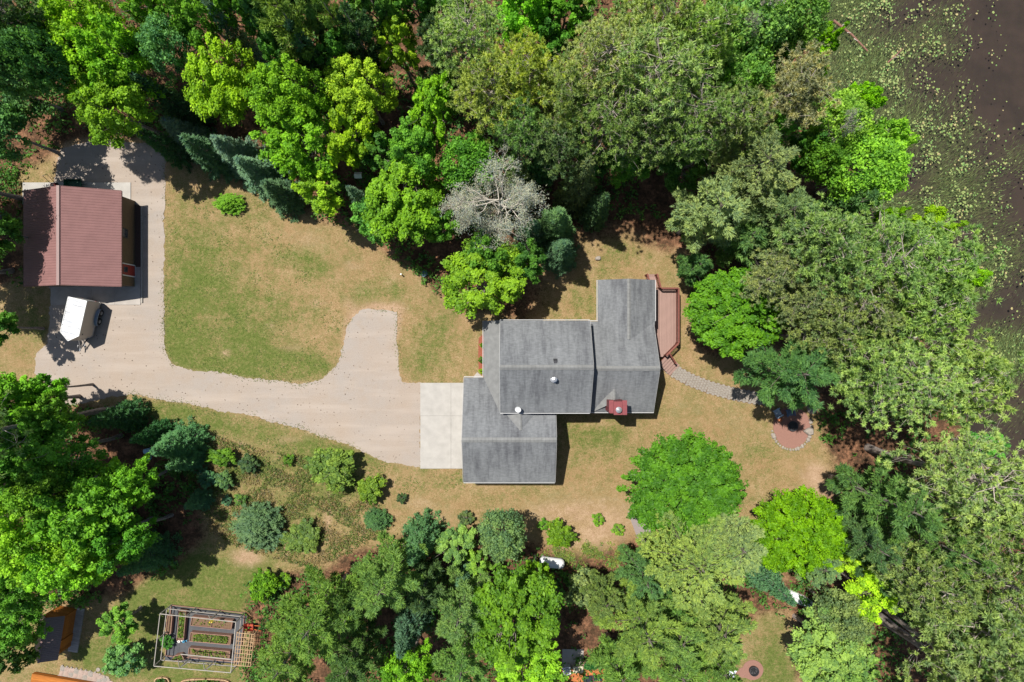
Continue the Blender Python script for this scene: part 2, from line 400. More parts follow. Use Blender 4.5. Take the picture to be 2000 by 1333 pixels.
litbox = np.exp(-((PXg - 1150) / 110) ** 4 - ((PYg - 560) / 110) ** 4)
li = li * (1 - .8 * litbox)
def soften(A, k):
    for _ in range(k):
        A = np.pad(A, 1, mode='edge'); A = (A[:-2, 1:-1] + A[2:, 1:-1] + A[1:-1, :-2] + A[1:-1, 2:] + 2 * A[1:-1, 1:-1]) / 6
    return A
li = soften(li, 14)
sa = np.clip(sa + .75 * soften(inside(PXg, PYg, DRIVE).astype(float), 7), 0, 1)
sa = np.where(wet > 0, wd_, sa)
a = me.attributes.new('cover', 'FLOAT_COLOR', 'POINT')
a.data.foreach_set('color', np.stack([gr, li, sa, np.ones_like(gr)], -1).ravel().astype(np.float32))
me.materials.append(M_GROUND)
ground = bpy.data.objects.new('ground', me); COL.objects.link(ground); props(ground, kind='structure')
# pond bed material on the submerged faces
mb_, nb_, bb_ = new_mat('pond bed')
pp = geopos(nb_)
cc = ramp(nb_, noise(nb_, pp, .5, 4, .6), [(.35, (.042, .033, .030)), (.6, (.060, .045, .040))])
cc = mix(nb_, ramp(nb_, noise(nb_, pp, 6, 3), [(.5, 0.0), (.8, .4)]), cc, (.05, .06, .02))
at_ = N(nb_, 'ShaderNodeAttribute', attribute_name='cover'); sp_ = N(nb_, 'ShaderNodeSeparateColor'); nb_.links.new(at_.outputs['Color'], sp_.inputs[0])
wn_ = math_(nb_, 'MULTIPLY', sp_.outputs[2], math_(nb_, 'MULTIPLY', noise(nb_, geopos(nb_, (1.3, 1.3, 1.3)), 1.0, 6, .75), 2.0), True)
cc = mix(nb_, wn_, cc, ramp(nb_, noise(nb_, pp, 7, 4, .75), [(.35, (.07, .11, .04)), (.7, (.24, .31, .10))]))
nb_.links.new(cc, bb_.inputs['Base Color']); bb_.inputs['Roughness'].default_value = 1
me.materials.append(mb_)
zf = Z.ravel()[quads].mean(1)
me.polygons.foreach_set('material_index', (zf < -.2).astype(np.int32))

mb = MB(); mb.add([(20, -400, -.24), (400, -400, -.24), (400, 400, -.24), (20, 400, -.24)], [(0, 1, 2, 3)])
mb.build('pond_water', M_WATER, kind='structure')

def rough_poly(pts, step=.16, jit=.10, seed=1):
    rr = random.Random(seed); out = []; acc = 0.0
    n = len(pts)
    for i in range(n):
        p, q = Vector(pts[i]), Vector(pts[(i + 1) % n]); L = (q - p).length * PX; k = max(1, int(L / step))
        for j in range(k):
            t = p.lerp(q, j / k); acc += L / k; nn_ = Vector((-(q - p).y, (q - p).x)).normalized() * (math.sin(acc * 1.3) + math.sin(acc * 2.9 + 1) * .7 + math.sin(acc * .47 + 2)) * jit * .55 / PX
            out.append((t.x + nn_.x + rr.gauss(0, jit / PX * .42), t.y + nn_.y + rr.gauss(0, jit / PX * .42)))
    return out
def sheet(name, pts, z, mat, kind='structure', seed=1, jit=.1, th=None):
    bm = bmesh.new()
    vs = [bm.verts.new(G(x, y, z)) for x, y in rough_poly(pts, .16, jit, seed)]
    f = bm.faces.new(vs); bm.normal_update()
    if f.normal.z < 0: f.normal_flip()
    bmesh.ops.triangulate(bm, faces=[f])
    me = bpy.data.meshes.new(name); bm.to_mesh(me); bm.free(); me.materials.append(mat)
    o = bpy.data.objects.new(name, me); COL.objects.link(o); return props(o, kind=kind)
sheet('gravel_driveway', DRIVE, .008, M_GRAVEL, seed=3, jit=.10)
0 and sheet('gravel_patch', [(440,1062),(470,1058),(520,1085),(540,1110),(500,1122),(465,1112),(435,1090)], .006, M_GRAVEL, seed=8, jit=.3)

# ------------------------------------------------------------------ concrete
def slabs(name, rects, th, mat):
    root = thing(name, '', '', G((rects[0][0] + rects[0][2]) / 2, (rects[0][1] + rects[0][3]) / 2)); del root['label'], root['category']
    return root
def slab_set(name, rects, z, mat):
    """a slab pavement: structure, each poured slab a child"""
    root = bpy.data.objects.new(name, None); COL.objects.link(root); props(root, kind='structure'); WOFF[root] = Vector((0, 0, 0))
    for x0, y0, x1, y1 in rects:
        p, q = G(x0, y1), G(x1, y0); g = .005
        w, d = q.x - p.x - 2 * g, q.y - p.y - 2 * g; b = .006
        m = MB()
        m.add([(0, 0, 0), (w, 0, 0), (w, d, 0), (0, d, 0), (0, 0, z - b), (w, 0, z - b), (w, d, z - b), (0, d, z - b),
               (b, b, z), (w - b, b, z), (w - b, d - b, z), (b, d - b, z)],
              [(0, 1, 5, 4), (1, 2, 6, 5), (2, 3, 7, 6), (3, 0, 4, 7), (4, 5, 9, 8), (5, 6, 10, 9), (6, 7, 11, 10), (7, 4, 8, 11), (8, 9, 10, 11)])
        attach('slab', m.mesh('slab', mat), root, (p.x + g, p.y + g, 0.0))
    return root
slab_set('garage_apron', [(821,748,881,812.5),(881,748,915,812.5),(821,812.5,881,915.5),(881,812.5,915,915.5)], .09, M_CONC)
slab_set('shed_walkway', [(100,550,134,596),(134,550,180,596),(180,550,225,596),(225,550,275,596),(258,522,275,550)], .07, M_CONC2)
slab_set('shed_apron', [(45,357,88,400),(88,357,140,400),(140,357,204,400),(204,357,256,394)], .07, M_CONC)
# ------------------------------------------------------------------ house
def courses(p0, p1, p2, p3, step=.145, lift=.014, th=.14):
    """shingle courses on the slope with eave p0-p1 and top p3-p2, plus the deck below"""
    p0, p1, p2, p3 = map(Vector, (p0, p1, p2, p3))
    nrm = (p1 - p0).cross(p3 - p0).normalized()
    if nrm.z < 0: nrm = -nrm
    n = max(2, int(((p3 + p2) / 2 - (p0 + p1) / 2).length / step)); vs = []; fs = []
    for i in range(n):
        for t, h in ((i / n, lift), ((i + 1) / n, 0.0)):
            vs += [p0.lerp(p3, t) + nrm * h, p1.lerp(p2, t) + nrm * h]
    for i in range(2 * n - 1): fs.append((2 * i, 2 * i + 1, 2 * i + 3, 2 * i + 2))
    k = len(vs); vs += [p - nrm * th for p in (p0, p1, p2, p3)]
    t = 4 * n - 2
    fs += [(k + 3, k + 2, k + 1, k), (k, k + 1, 1, 0), (k + 2, k + 3, t, t + 1)]
    fs += [tuple([k + 1, k + 2] + [2 * i + 1 for i in range(2 * n - 1, -1, -1)]), tuple([k + 3, k] + [2 * i for i in range(2 * n)])]
    return MB().add(vs, fs)
def V3(x, y, z): return Vector((x * PX, -y * PX, z))          # ground pixels relative to the picture centre, y down
HOUSE = thing('house', 'sprawling house with grey asphalt shingle roofs and attached garage beside the gravel drive', 'house', V3(80, 60, 0))
# walls (body volumes), gable ends included
def gable_walls(name, x0, x1, y0, y1, ze, zr, yr, along='x', inset=.4):
    i = inset / PX; m = MB()
    if along == 'x':
        x0 += i; x1 -= i; a, b = y0 + i, y1 - i
        za = ze + inset * (zr - ze) / (abs(yr - y0) * PX) - .16; zb = ze + inset * (zr - ze) / (abs(y1 - yr) * PX) - .16; zt = zr - .18
        P = [V3(x0, a, 0), V3(x0, b, 0), V3(x0, b, zb), V3(x0, yr, zt), V3(x0, a, za)]
        Q = [V3(x1, a, 0), V3(x1, b, 0), V3(x1, b, zb), V3(x1, yr, zt), V3(x1, a, za)]
    else:
        y0 += i; a, b = x0 + i, x1 - i
        za = ze + inset * (zr - ze) / (abs(yr - x0) * PX) - .16; zt = zr - .18
        P = [V3(a, y0, 0), V3(b, y0, 0), V3(b, y0, za), V3(yr, y0, zt), V3(a, y0, za)]
        Q = [V3(a, y1, 0), V3(b, y1, 0), V3(b, y1, za), V3(yr, y1, zt), V3(a, y1, za)]
    m.add(P + Q, [(0, 1, 2, 3, 4), (9, 8, 7, 6, 5)] + [(j, 5 + j, 5 + (j + 1) % 5, (j + 1) % 5) for j in range(5)])
    return m.build(name, M_HOUSEWALL, HOUSE)
cap_me = None
def caps(parent, a, b, pitch, n, w=.2, mat=M_SHINGLE):
    """ridge cap shingles from a to b, each an object of its own"""
    a, b = Vector(a), Vector(b); L = (b - a).length / n; d = (b - a).normalized(); s = Vector((-d.y, d.x, 0))
    m = MB(); e = L * 1.12
    def P(t, side, h): return d * t + s * side * w + Vector((0, 0, h - (abs(side) * w * pitch)))
    m.add([P(0, -1, .024), P(0, 0, .03), P(0, 1, .024), P(e, -1, .066), P(e, 0, .075), P(e, 1, .066),
           P(0, -1, .0), P(0, 1, .0), P(e, -1, .022), P(e, 1, .022)],
          [(0, 3, 4, 1), (1, 4, 5, 2), (0, 6, 8, 3), (2, 5, 9, 7), (3, 8, 9, 5, 4), (0, 1, 2, 7, 6)])
    me = m.mesh('ridge_cap', mat)
    for i in range(n): attach('ridge_cap', me, parent, a + d * L * i - WOFF[parent])
M_CAPS_LIT = plain('ridge and sunlit slope shingle', (.205, .208, .205), .9, var=.22, scale=2.2)  # ridge caps; also the lighter, sunlit-toned sides of the crickets
def gable_roof(x0, x1, y0, yr, y1, z0, zr, z1, n):
    a = courses(V3(x0, y0, z0), V3(x1, y0, z0), V3(x1, yr, zr), V3(x0, yr, zr)).build('roof_slope', M_SHINGLE, HOUSE)
    b = courses(V3(x1, y1, z1), V3(x0, y1, z1), V3(x0, yr, zr), V3(x1, yr, zr)).build('roof_slope', M_SHINGLE, HOUSE)
    caps(a, V3(x0, yr, zr), V3(x1, yr, zr), (zr - z0) / (abs(yr - y0) * PX), n, mat=M_CAPS_LIT)
    return a, b
# A tall middle block, B east block, D garage
gable_walls('wall', -21, 140, -36.5, 128.5, 4.75, 7.2, 45.5)
gable_roof(-21, 140, -36.5, 45.5, 128.5, 4.75, 7.2, 4.75, 24)
gable_walls('wall', 120, 261, -36, 131, 3.2, 5.75, 48.5)
gable_roof(137, 261, -36, 48.5, 131, 3.2, 5.75, 3.2, 19)
gable_walls('wall', -90, 79.5, 68.5, 261.7, 2.44, 4.9, 177.7, inset=.32)
gable_roof(-90, 79.5, 68.5, 177.7, 261.7, 2.44, 4.9, 3.0, 25)
# C north wing, ridge running north
gable_walls('wall', 158.6, 264, -113, 0, 3.2, 4.3, 212, along='y')
zr, ze = 4.3, 3.2
cs = courses(V3(158.6, -113, ze), V3(158.6, 14, ze), V3(212, 14, zr), V3(212, -113, zr))
cw = cs.build('roof_slope', M_SHINGLE, HOUSE)
courses(V3(264, -30, ze), V3(264, -113, ze), V3(212, -113, zr), V3(212, -30, zr)).build('roof_slope', M_SHINGLE, HOUSE)
m = courses(V3(258.5, 6, ze + .115), V3(258.5, -30, ze + .115), V3(212, -30, zr), V3(212, 6, zr)); m.build('roof_slope', M_SHINGLE, HOUSE)
caps(cw, V3(212, -113, zr), V3(212, -4, zr), (zr - ze) / (53 * PX), 17, w=.13, mat=M_CAPS_LIT)
# W strip: low roof falling west, buried in the garage slope along its valley
M_SH2 = M_SHINGLE
courses(V3(-53, 150, 2.45), V3(-53, -38, 2.45), V3(-20.4, -38, 3.92), V3(-20.4, 150, 3.92)).build('roof_slope', M_CAPS_LIT, HOUSE)
MB().add([V3(-46, -30, 0), V3(-46, 72, 0), V3(-46, 72, 2.55), V3(-46, -30, 2.55), V3(-18, -30, 0), V3(-18, 72, 0), V3(-18, 72, 3.8), V3(-18, -30, 3.8)],
         [(0, 1, 2, 3), (7, 6, 5, 4), (0, 3, 7, 4), (1, 5, 6, 2)]).build('wall', M_HOUSEWALL, HOUSE)
# cricket between garage slope and tall block
zc = 4.56
ck = courses(V3(-24, 124, 3.6), V3(-18, 168, 3.65), V3(15.2, 168, zc), V3(15.2, 124, zc)); c1 = ck.build('roof_slope', M_CAPS_LIT, HOUSE)  # west side in the lighter shingle: sunlit tone put into its colour
courses(V3(52, 168, 3.6), V3(57, 124, 3.55), V3(15.2, 124, zc), V3(15.2, 168, zc)).build('roof_slope', M_SHINGLE, HOUSE)
caps(c1, V3(15.2, 127, zc), V3(15.2, 160, zc), .45, 5, w=.12, mat=M_CAPS_LIT)
# gutters and rake trim
def gutter(a, b, w=.05, name='gutter'):
    MB().beam(Vector(a) + Vector((0, 0, -.05)), Vector(b) + Vector((0, 0, -.05)), w, .10).build(name, M_TRIM, HOUSE)
gutter(V3(-21, -38, 4.74), V3(140, -38, 4.74)); gutter(V3(-21, 130, 4.74), V3(140, 130, 4.74))
gutter(V3(141, -37.5, 3.2), V3(172, -37.5, 3.2)); gutter(V3(140, 132.5, 3.2), V3(262, 132.5, 3.2))
gutter(V3(-90, 67, 2.44), V3(-54, 67, 2.44)); gutter(V3(-90, 263.2, 3.0), V3(79.5, 263.2, 3.0))
gutter(V3(157.2, -113, 3.2), V3(157.2, -38, 3.2)); gutter(V3(265.4, -113, 3.2), V3(265.4, -37, 3.2)); gutter(V3(-54.5, -38, 2.45), V3(-54.5, 66, 2.45))
def rake(x, y0, yr, y1, z0, zr, z1):
    for ya, za in ((y0, z0), (y1, z1)):
        MB().beam(V3(x, ya, za - .09), V3(x, yr, zr - .09), .02, .14).build('rake_board', M_TRIM, HOUSE)
rake(-91, 68.5, 177.7, 261.7, 2.44, 4.9, 3.0); rake(80.4, 68.5, 177.7, 261.7, 2.44, 4.9, 3.0)
rake(-21.8, -36.5, 45.5, 128.5, 4.75, 7.2, 4.75); rake(140.8, -36.5, 45.5, 128.5, 4.75, 7.2, 4.75); rake(261.9, -36, 48.5, 131, 3.2, 5.75, 3.2)
# windows and doors
def window(c, w, h, face, name='window', mat=M_GLASS):
    """face: 'W','E','N','S' side of a wall at world point c (centre)"""
    ax = {'W': (-1, 0), 'E': (1, 0), 'N': (0, 1), 'S': (0, -1)}[face]
    c = Vector(c); n = Vector((ax[0], ax[1], 0)); s = Vector((-ax[1], ax[0], 0))
    fr = MB()
    for sx, sz, ww, hh in ((-w / 2, 0, .07, h + .07), (w / 2, 0, .07, h + .07), (0, h / 2, w, .07), (0, -h / 2, w, .07), (0, 0, .04, h - .08)):
        p = c + s * sx + Vector((0, 0, sz)) + n * .03
        fr.obox(p, (.06, ww, hh) if ax[0] else (ww, .06, hh))
    f = fr.build(name, M_WHITE, HOUSE)
    MB().obox(c + n * .012, (.02, w - .02, h - .02) if ax[0] else (w - .02, .02, h - .02)).build('pane', mat, f)
xE = (261 - .4 / PX); yS = 131 - .4 / PX
for y in (20, 75): window(V3(xE, y, 1.7), 1.6, 1.3, 'E')
for x in (165, 238): window(V3(x, yS, 1.6), 1.3, 1.2, 'S')
for x in (60, 105): window(V3(x, 128.5 - .4 / PX, 3.4), 1.2, 1.1, 'S')
window(V3(79.5 - .32 / PX, 205, 1.5), 1.0, 1.0, 'E'); window(V3(-46, 20, 1.4), 1.4, 1.1, 'W'); window(V3(230, -113 + .4 / PX, 1.7), 1.5, 1.2, 'N')
for y in (115, 195):
    w = MB(); x = -90 * PX + .32
    for r in range(4): w.box(x - .05, x - .01, -y * PX - 1.3, -y * PX + 1.3, .1 + r * .52, .6 + r * .52)
    w.build('garage_door', M_WHITE, HOUSE)
MB().box(xE * PX + .0, xE * PX + .05, -5 * PX - .9, -5 * PX + .9, .8, 2.85).build('patio_door', M_GLASS, HOUSE)
# chimney chase, cap, flue and its cricket
ch = MB().box(172 * PX, 199 * PX, -127 * PX, -106 * PX, 0, 6.1).build('chimney', M_CHIM, HOUSE)
for i, (xa, xb) in enumerate(((170, 178), (178.4, 193), (193.4, 201.6))):
    MB().box(xa * PX, xb * PX, -(129.5 if i else 126) * PX, -(104 if i != 1 else 106) * PX, 6.1, 6.17).build('cap_panel', M_CHIM, ch)
MB().lathe(V3(186, 120, 6.17), [(.16, 0), (.16, .28), (.24, .28), (.24, .36), (.05, .46), (0, .46)], 14).build('flue', M_STEEL, ch)
zk = 4.55
k1 = courses(V3(150, 131, 3.24), V3(176, 82, 4.5), V3(184.5, 82, zk), V3(184.5, 110, zk)).build('roof_slope', M_CAPS_LIT, HOUSE)  # lit side of the chimney cricket, its brightness painted by a lighter shingle
courses(V3(196, 82, 4.4), V3(201, 112, 3.7), V3(184.5, 110, zk), V3(184.5, 82, zk)).build('roof_slope', M_SHINGLE, HOUSE)
caps(k1, V3(184.5, 84, zk), V3(184.5, 110, zk), .4, 4, w=.1, mat=M_CAPS_LIT)
# roof vents and dish
def on_a(x, y): return 7.2 - abs(y - 45.5) * 2.45 / 82.5
p = V3(73, 66, on_a(73, 66))
v = MB().lathe(p + Vector((0, 0, -.1)), [(.30, .02), (.30, .12), (.12, .2), (.12, .62), (.19, .62), (.19, .74), (0, .80)], 16).build('flue_pipe', M_STEEL, HOUSE)
p = V3(75, 34, on_a(75, 34)); MB().add([p + Vector(q) for q in ((-.16, -.16, -.1), (.16, -.16, -.1), (.16, .16, -.06), (-.16, .16, -.06), (-.12, -.2, .16), (.12, -.2, .16), (.12, .0, .2), (-.12, .0, .2))],
      [(4, 5, 6, 7), (0, 1, 5, 4), (1, 2, 6, 5), (2, 3, 7, 6), (3, 0, 4, 7)]).build('roof_vent', M_DARK, HOUSE)
d = MB().lathe((0, 0, 0), [(0, .0), (.12, .02), (.24, .07), (.25, .075), (.24, .045), (.12, -.005), (0, -.02)], 20)
dish = attach('satellite_dish', d.mesh('satellite_dish', M_WHITE, True), HOUSE, V3(11, 121, 5.55) - WOFF[HOUSE], (.35, -.25, 0))
MB().tube([V3(13, 126, 4.7), V3(12, 122, 5.5)], [.025, .025], 6).build('dish_mast', M_DARK, HOUSE)
# ------------------------------------------------------------------ deck (belongs to the house wall but a thing of its own)
DZ = .82
DECK = thing('deck', 'red brown board deck with red railings along the east side of the house', 'deck', V3(290, -40, 0))
edge = [(268, -101), (317, -101), (317, 4), (297, 24)]        # outline, ground px
def deck_end(x):                                             # south end of a board at x
    return 30.5 if x < 291 else max(4, 30.5 - (x - 291) * 1.02)
bw = .145 / PX; x = 262.0; i = 0
while x < 317:
    y0, y1 = (-101 if x > 263 else -95), deck_end(x + bw / 2)
    mm = MB().box(0, .138, 0, (y1 - y0) * PX, 0, .03).mesh('deck_board', M_DECK)
    attach('deck_board', mm, DECK, V3(x, y1, DZ) - WOFF[DECK]); x += bw
MB().prism([V3(a, b, 0).xy[:] for a, b in ((263, -100), (316, -100), (316, 3), (291, 29), (263, 29))], .55, DZ - .01).build('deck_frame', M_RAIL, DECK)
bal_me = MB().box(-.02, .02, -.02, .02, 0, .86).mesh('baluster', M_RAIL)
post_me = MB().box(-.05, .05, -.05, .05, -DZ, 1.02).mesh('post', M_RAIL)
def railing(p, q, nb, z=DZ, slope=0.0, posts=True):
    p, q = V3(p[0], p[1], z), V3(q[0], q[1], z + slope)
    r = MB().beam(p + Vector((0, 0, .97)), q + Vector((0, 0, .97)), .14, .04).build('top_rail', M_RAIL, DECK)
    MB().beam(p + Vector((0, 0, .12)), q + Vector((0, 0, .12)), .05, .08).build('bottom_rail', M_RAIL, DECK)
    for j in range(nb):
        t = (j + .5) / nb; attach('baluster', bal_me, DECK, p.lerp(q, t) + Vector((0, 0, .1)) - WOFF[DECK])
    if posts:
        for t in (p, q): attach('post', post_me, DECK, t - WOFF[DECK])
railing((316, -99), (316, 3), 42); railing((315, 5), (293, 27), 13); railing((284, -100), (314, -100), 10)
railing((282, -102), (279, -128), 8, slope=-.75); railing((262, -108), (260, -128), 6, slope=-.75)
for j in range(5):
    m = MB().box(262 * PX, 281 * PX, (103 + j * 5.5) * PX, (108.2 + j * 5.5) * PX, DZ - .18 * (j + 1) + .12, DZ - .18 * (j + 1) + .16); m.build('stair_tread', M_DECK, DECK)
ux = Vector((.72, -.69, 0)); vx = Vector((.69, .72, 0))
for j in range(6):
    c = V3(292, 33, DZ - .14 * (j + 1) + .05) + ux * (.18 + .26 * j)
    MB().obox(c, (.25, 1.25, .04), math.atan2(ux.y, ux.x)).build('stair_tread', M_DECK, DECK)
    MB().obox(c + ux * -.14 + Vector((0, 0, -.08)), (.03, 1.25, .13), math.atan2(ux.y, ux.x)).build('stair_riser', M_RAIL, DECK)
railing((299, 24), (315, 43), 6, slope=-.8)
# ------------------------------------------------------------------ mulch bed west of the house, path, patio
sheet('red_mulch_bed', [(935,660),(944,652),(956,640),(958,738),(945,738),(936,728),(934,690)], .016, M_MULCHRED, seed=4, jit=.02)
MB().prism([G(925,736).xy[:], G(932,727).xy[:], G(944,738).xy[:], G(944,745).xy[:], G(925,745).xy[:]], 0, .05).build('doorstep_slab', M_CONC2, kind='structure')
PATH = bpy.data.objects.new('paver_path', None); COL.objects.link(PATH); props(PATH, kind='structure'); WOFF[PATH] = Vector((0, 0, 0))
line = [(1300,712),(1318,726),(1345,741),(1385,757),(1425,768),(1465,776),(1510,782)]
pts = [G(*p) for p in line]; rr = random.Random(4); m = MB(); acc = 0; base_l = []; base_r = []
samples = []
for i in range(len(pts) - 1):
    L = (pts[i + 1] - pts[i]).length; n = max(1, round(L / .24))
    for j in range(n): samples.append((pts[i].lerp(pts[i + 1], j / n), (pts[i + 1] - pts[i]).normalized()))
for j, (p, d) in enumerate(samples):
    s = Vector((-d.y, d.x, 0)); base_l.append(p + s * .56); base_r.append(p - s * .56)
    off = (j % 2) * .09
    for k in range(5):
        w = .2; c = p + s * (-.44 + k * .22 + off - .045) + Vector((0, 0, .018 + rr.random() * .012))
        m.obox(c, (.22, w, .04), math.atan2(d.y, d.x) + rr.gauss(0, .03))
m.build('pavers', M_PAVER, PATH, kind='stuff')
MB().add([(p.x, p.y, .012) for p in base_r + base_l[::-1]], [tuple(range(2 * len(base_l)))]).build('path_bed', M_SOIL, PATH)

def stone(rr, r, h):
    m = MB(); n = 8; prof = [(1.0, 0), (1.05, .45), (.78, .85)]; vs = []
    js = [1 + rr.uniform(-.2, .2) for _ in range(n)]
    for f, z in prof:
        for k in range(n):
            a = 2 * math.pi * k / n; vs.append((r * f * js[k] * math.cos(a), r * .8 * f * js[k] * math.sin(a), h * z))
    vs.append((0, 0, h)); fs = []
    for i in range(2):
        for k in range(n): fs.append((i * n + k, i * n + (k + 1) % n, (i + 1) * n + (k + 1) % n, (i + 1) * n + k))
    fs += [(2 * n + k, 2 * n + (k + 1) % n, 3 * n) for k in range(n)]
    return m.add(vs, fs)
rr = random.Random(9)
STONES = [stone(rr, r, r * .8).mesh('stone', M_STONE) for r in (.11, .14, .18, .22)]
PATIO = bpy.data.objects.new('fire_pit_patio', None); COL.objects.link(PATIO); props(PATIO, kind='structure'); WOFF[PATIO] = Vector((0, 0, 0))
c0 = G(1546, 835)
m = MB(); n = 40; m.prism([(c0.x + 1.62 * math.cos(a) * (1 + .03 * math.sin(3 * a)), c0.y + 1.85 * math.sin(a)) for a in [2 * math.pi * k / n for k in range(n)]], 0, .03); m.build('patio_surface', M_REDPAVE, PATIO)
for k in range(26):
    a = math.radians(-170 + k * 7.6 + rr.uniform(-1.5, 1.5)); q = rr.choice(STONES)
    attach('stone', q, PATIO, (c0.x + 1.74 * math.cos(a), c0.y + 1.97 * math.sin(a), 0), (0, 0, a + rr.uniform(-.4, .4)))
def bowl(name, label, c, r):
    t = thing(name, label, 'fire pit', c)
    MB().lathe(c, [(r * .55, .0), (r, .3), (r * 1.08, .32), (r * 1.08, .35), (r * .95, .35), (r * .5, .12), (0, .10)], 18).build('bowl', M_DARK, t)
    g = MB()
    for k in range(-3, 4):
        w = math.sqrt(max(0, 1 - (k / 4) ** 2)) * r * .95; g.beam((c.x - w, c.y + k * r / 4, .34), (c.x + w, c.y + k * r / 4, .34), .025)
    g.build('grate', M_DARK, t)
bowl('fire_bowl', 'black fire bowl on the red patio ringed with pale field stones', G(1546, 832), .42)
def chair(name, label, c, rz, col, group='lawn chairs round the fire pits'):
    t = thing(name, label, 'chair', c, rz, group)
    def P(m, nm): o = m.build(nm, M_TINT, t, local=True); o.color = (*col, 1); return o
    for j in range(5): P(MB().box(-.26 + j * .105, -.165 + j * .105, -.28, .28, .36, .38), 'seat_slat')
    for j in range(5): P(MB().obox((-.38, -.2 + j * .1, .68), (.03, .09, .66), 0, -.3), 'back_slat')
    for sx in (-.24, .24):
        for sy in (-.27, .27): P(MB().box(sx - .03, sx + .03, sy - .03, sy + .03, 0, .37), 'leg')
    for sy in (-.33, .33): P(MB().box(-.35, .3, sy - .06, sy + .06, .56, .585), 'arm')
chair('lawn_chair', 'grey blue lawn chair at the west edge of the red patio under the pine', G(1516, 806), .5, (.2, .26, .33))
chair('lawn_chair', 'dark blue lawn chair in tree shade above the black fire bowl', G(1540, 806), -1.4, (.05, .08, .14))
t = thing('boulder', 'large pale boulder at the east edge of the red patio', 'boulder', G(1579, 842)); attach('rock', stone(rr, .42, .4).mesh('rock', M_STONE), t)
t = thing('boulder', 'long pale boulder in dappled shade north east of the red patio', 'boulder', G(1584, 796)); attach('rock', stone(rr, .6, .4).mesh('rock', M_STONE), t, rot=(0, 0, 1.4))
t = thing('boulder', 'lone pale rock on the grass north of the house between spruces and lawn', 'boulder', G(1168, 505)); attach('rock', stone(rr, .27, .25).mesh('rock', M_STONE), t)
t = thing('flower_pot', 'small terracotta pot in the shade at the patio edge', 'pot', G(1520, 819))
MB().lathe(G(1520, 819), [(.13, 0), (.19, .3), (.22, .3), (.22, .36), (.18, .36), (.17, .28), (0, .28)], 14).build('pot', plain('terracotta', (.45, .16, .07), .8), t)
# ------------------------------------------------------------------ metal shed
SHED = thing('metal_shed', 'tan workshop shed with a ribbed red brown metal roof left of the lawn', 'shed', V3(-820, -190, 0))
sx0, sx1, sxr, sy0, sy1, sze, szr = -911, -729, -820, -280, -102, 2.7, 4.5
def panel(w, p_e, p_r, ribs=4):
    """one roof panel from eave to ridge, w wide along y; profile with raised ribs"""
    prof = []
    for r in range(ribs):
        a = w * r / ribs
        prof += [(a, 0), (a + .02, .022), (a + .045, .022), (a + .065, 0)]
    prof.append((w, 0))
    vs = []
    for q in (p_e, p_r):
        for y, h in prof: vs.append((q[0], y, q[1] + h))
    n = len(prof)
    return MB().add(vs, [(i, i + 1, n + i + 1, n + i) for i in range(n - 1)] + [(0, n, 2 * n - 1, n - 1)][:0])
Lr = (sy1 - sy0) * PX; npan = 9; w = Lr / npan
pe = panel(w, (sx1 * PX, sze), (sxr * PX, szr)).mesh('roof_panel', M_METALROOF)
pw = panel(w, (sx0 * PX, sze), (sxr * PX, szr)).mesh('roof_panel', M_METALROOF)
for i in range(npan):
    for q in (pe, pw): attach('roof_panel', q, SHED, Vector((0, -sy1 * PX + i * w, 0)) - WOFF[SHED] + Vector((0, 0, 0)))
MB().beam(V3(sxr, sy0 - 1, szr + .03), V3(sxr, sy1 + 1, szr + .03), .24, .05).build('ridge_cap', M_CAP, SHED)
for xx in (sx0, sx1): MB().beam(V3(xx, sy0, sze - .08), V3(xx, sy1, sze - .08), .05, .14).build('fascia', M_METALROOF, SHED)
for yy in (sy0 - .6, sy1 + .6):
    for xx in (sx0, sx1): MB().beam(V3(xx, yy, sze - .06), V3(sxr, yy, szr - .06), .03, .16).build('rake_trim', M_METALROOF, SHED)
i = .3 / PX; a, b, c, d = sx0 + i, sx1 - .32 / PX, sy0 + i, sy1 - .2 / PX
MB().add([V3(a, c, 0), V3(b, c, 0), V3(b, c, sze), V3(sxr, c, szr - .1), V3(a, c, sze), V3(a, d, 0), V3(b, d, 0), V3(b, d, sze), V3(sxr, d, szr - .1), V3(a, d, sze)],
         [(0, 1, 2, 3, 4), (9, 8, 7, 6, 5), (1, 6, 7, 2), (5, 0, 4, 9), (0, 5, 6, 1)]).build('wall', M_TANWALL, SHED)
xw = b * PX
dr = MB().box(xw + .005, xw + .05, 126 * PX, 146 * PX, .1, 2.1).build('door', M_RED, SHED)
MB().box(xw + .05, xw + .06, 131 * PX, 141 * PX, 1.25, 1.85).build('door_window', M_GLASS, dr)
for (y0, y1, z0, z1) in ((124, 126, .1, 2.18), (146, 148, .1, 2.18), (126, 146, 2.1, 2.18), (126, 146, .05, .1)):
    MB().box(xw + .005, xw + .07, y0 * PX, y1 * PX, z0, z1).build('door_frame', M_WHITE, SHED)
wd = MB().box(xw + .004, xw + .05, 196 * PX, 214 * PX, 1.2, 2.1).build('window', M_DARK, SHED); MB().box(xw + .05, xw + .06, 198 * PX, 212 * PX, 1.28, 2.02).build('pane', M_GLASS, wd)
for k in range(2):
    g = MB(); cx = (-870 + k * 78) * PX
    for r in range(4): g.box(cx - 1.3, cx + 1.3, -c * PX + .005, -c * PX + .05, .1 + r * .52, .6 + r * .52)
    g.build('garage_door', M_WHITE, SHED)
MB().prism([G(259, 398).xy[:], G(276, 403).xy[:], G(276, 522).xy[:], G(259, 522).xy[:]], 0, .05).build('mulch_strip', M_MULCHDK, kind='structure')
BORD = thing('bed_edging', 'timber edging beside the dark mulch strip along the shed wall', 'edging', G(277.5, 480))
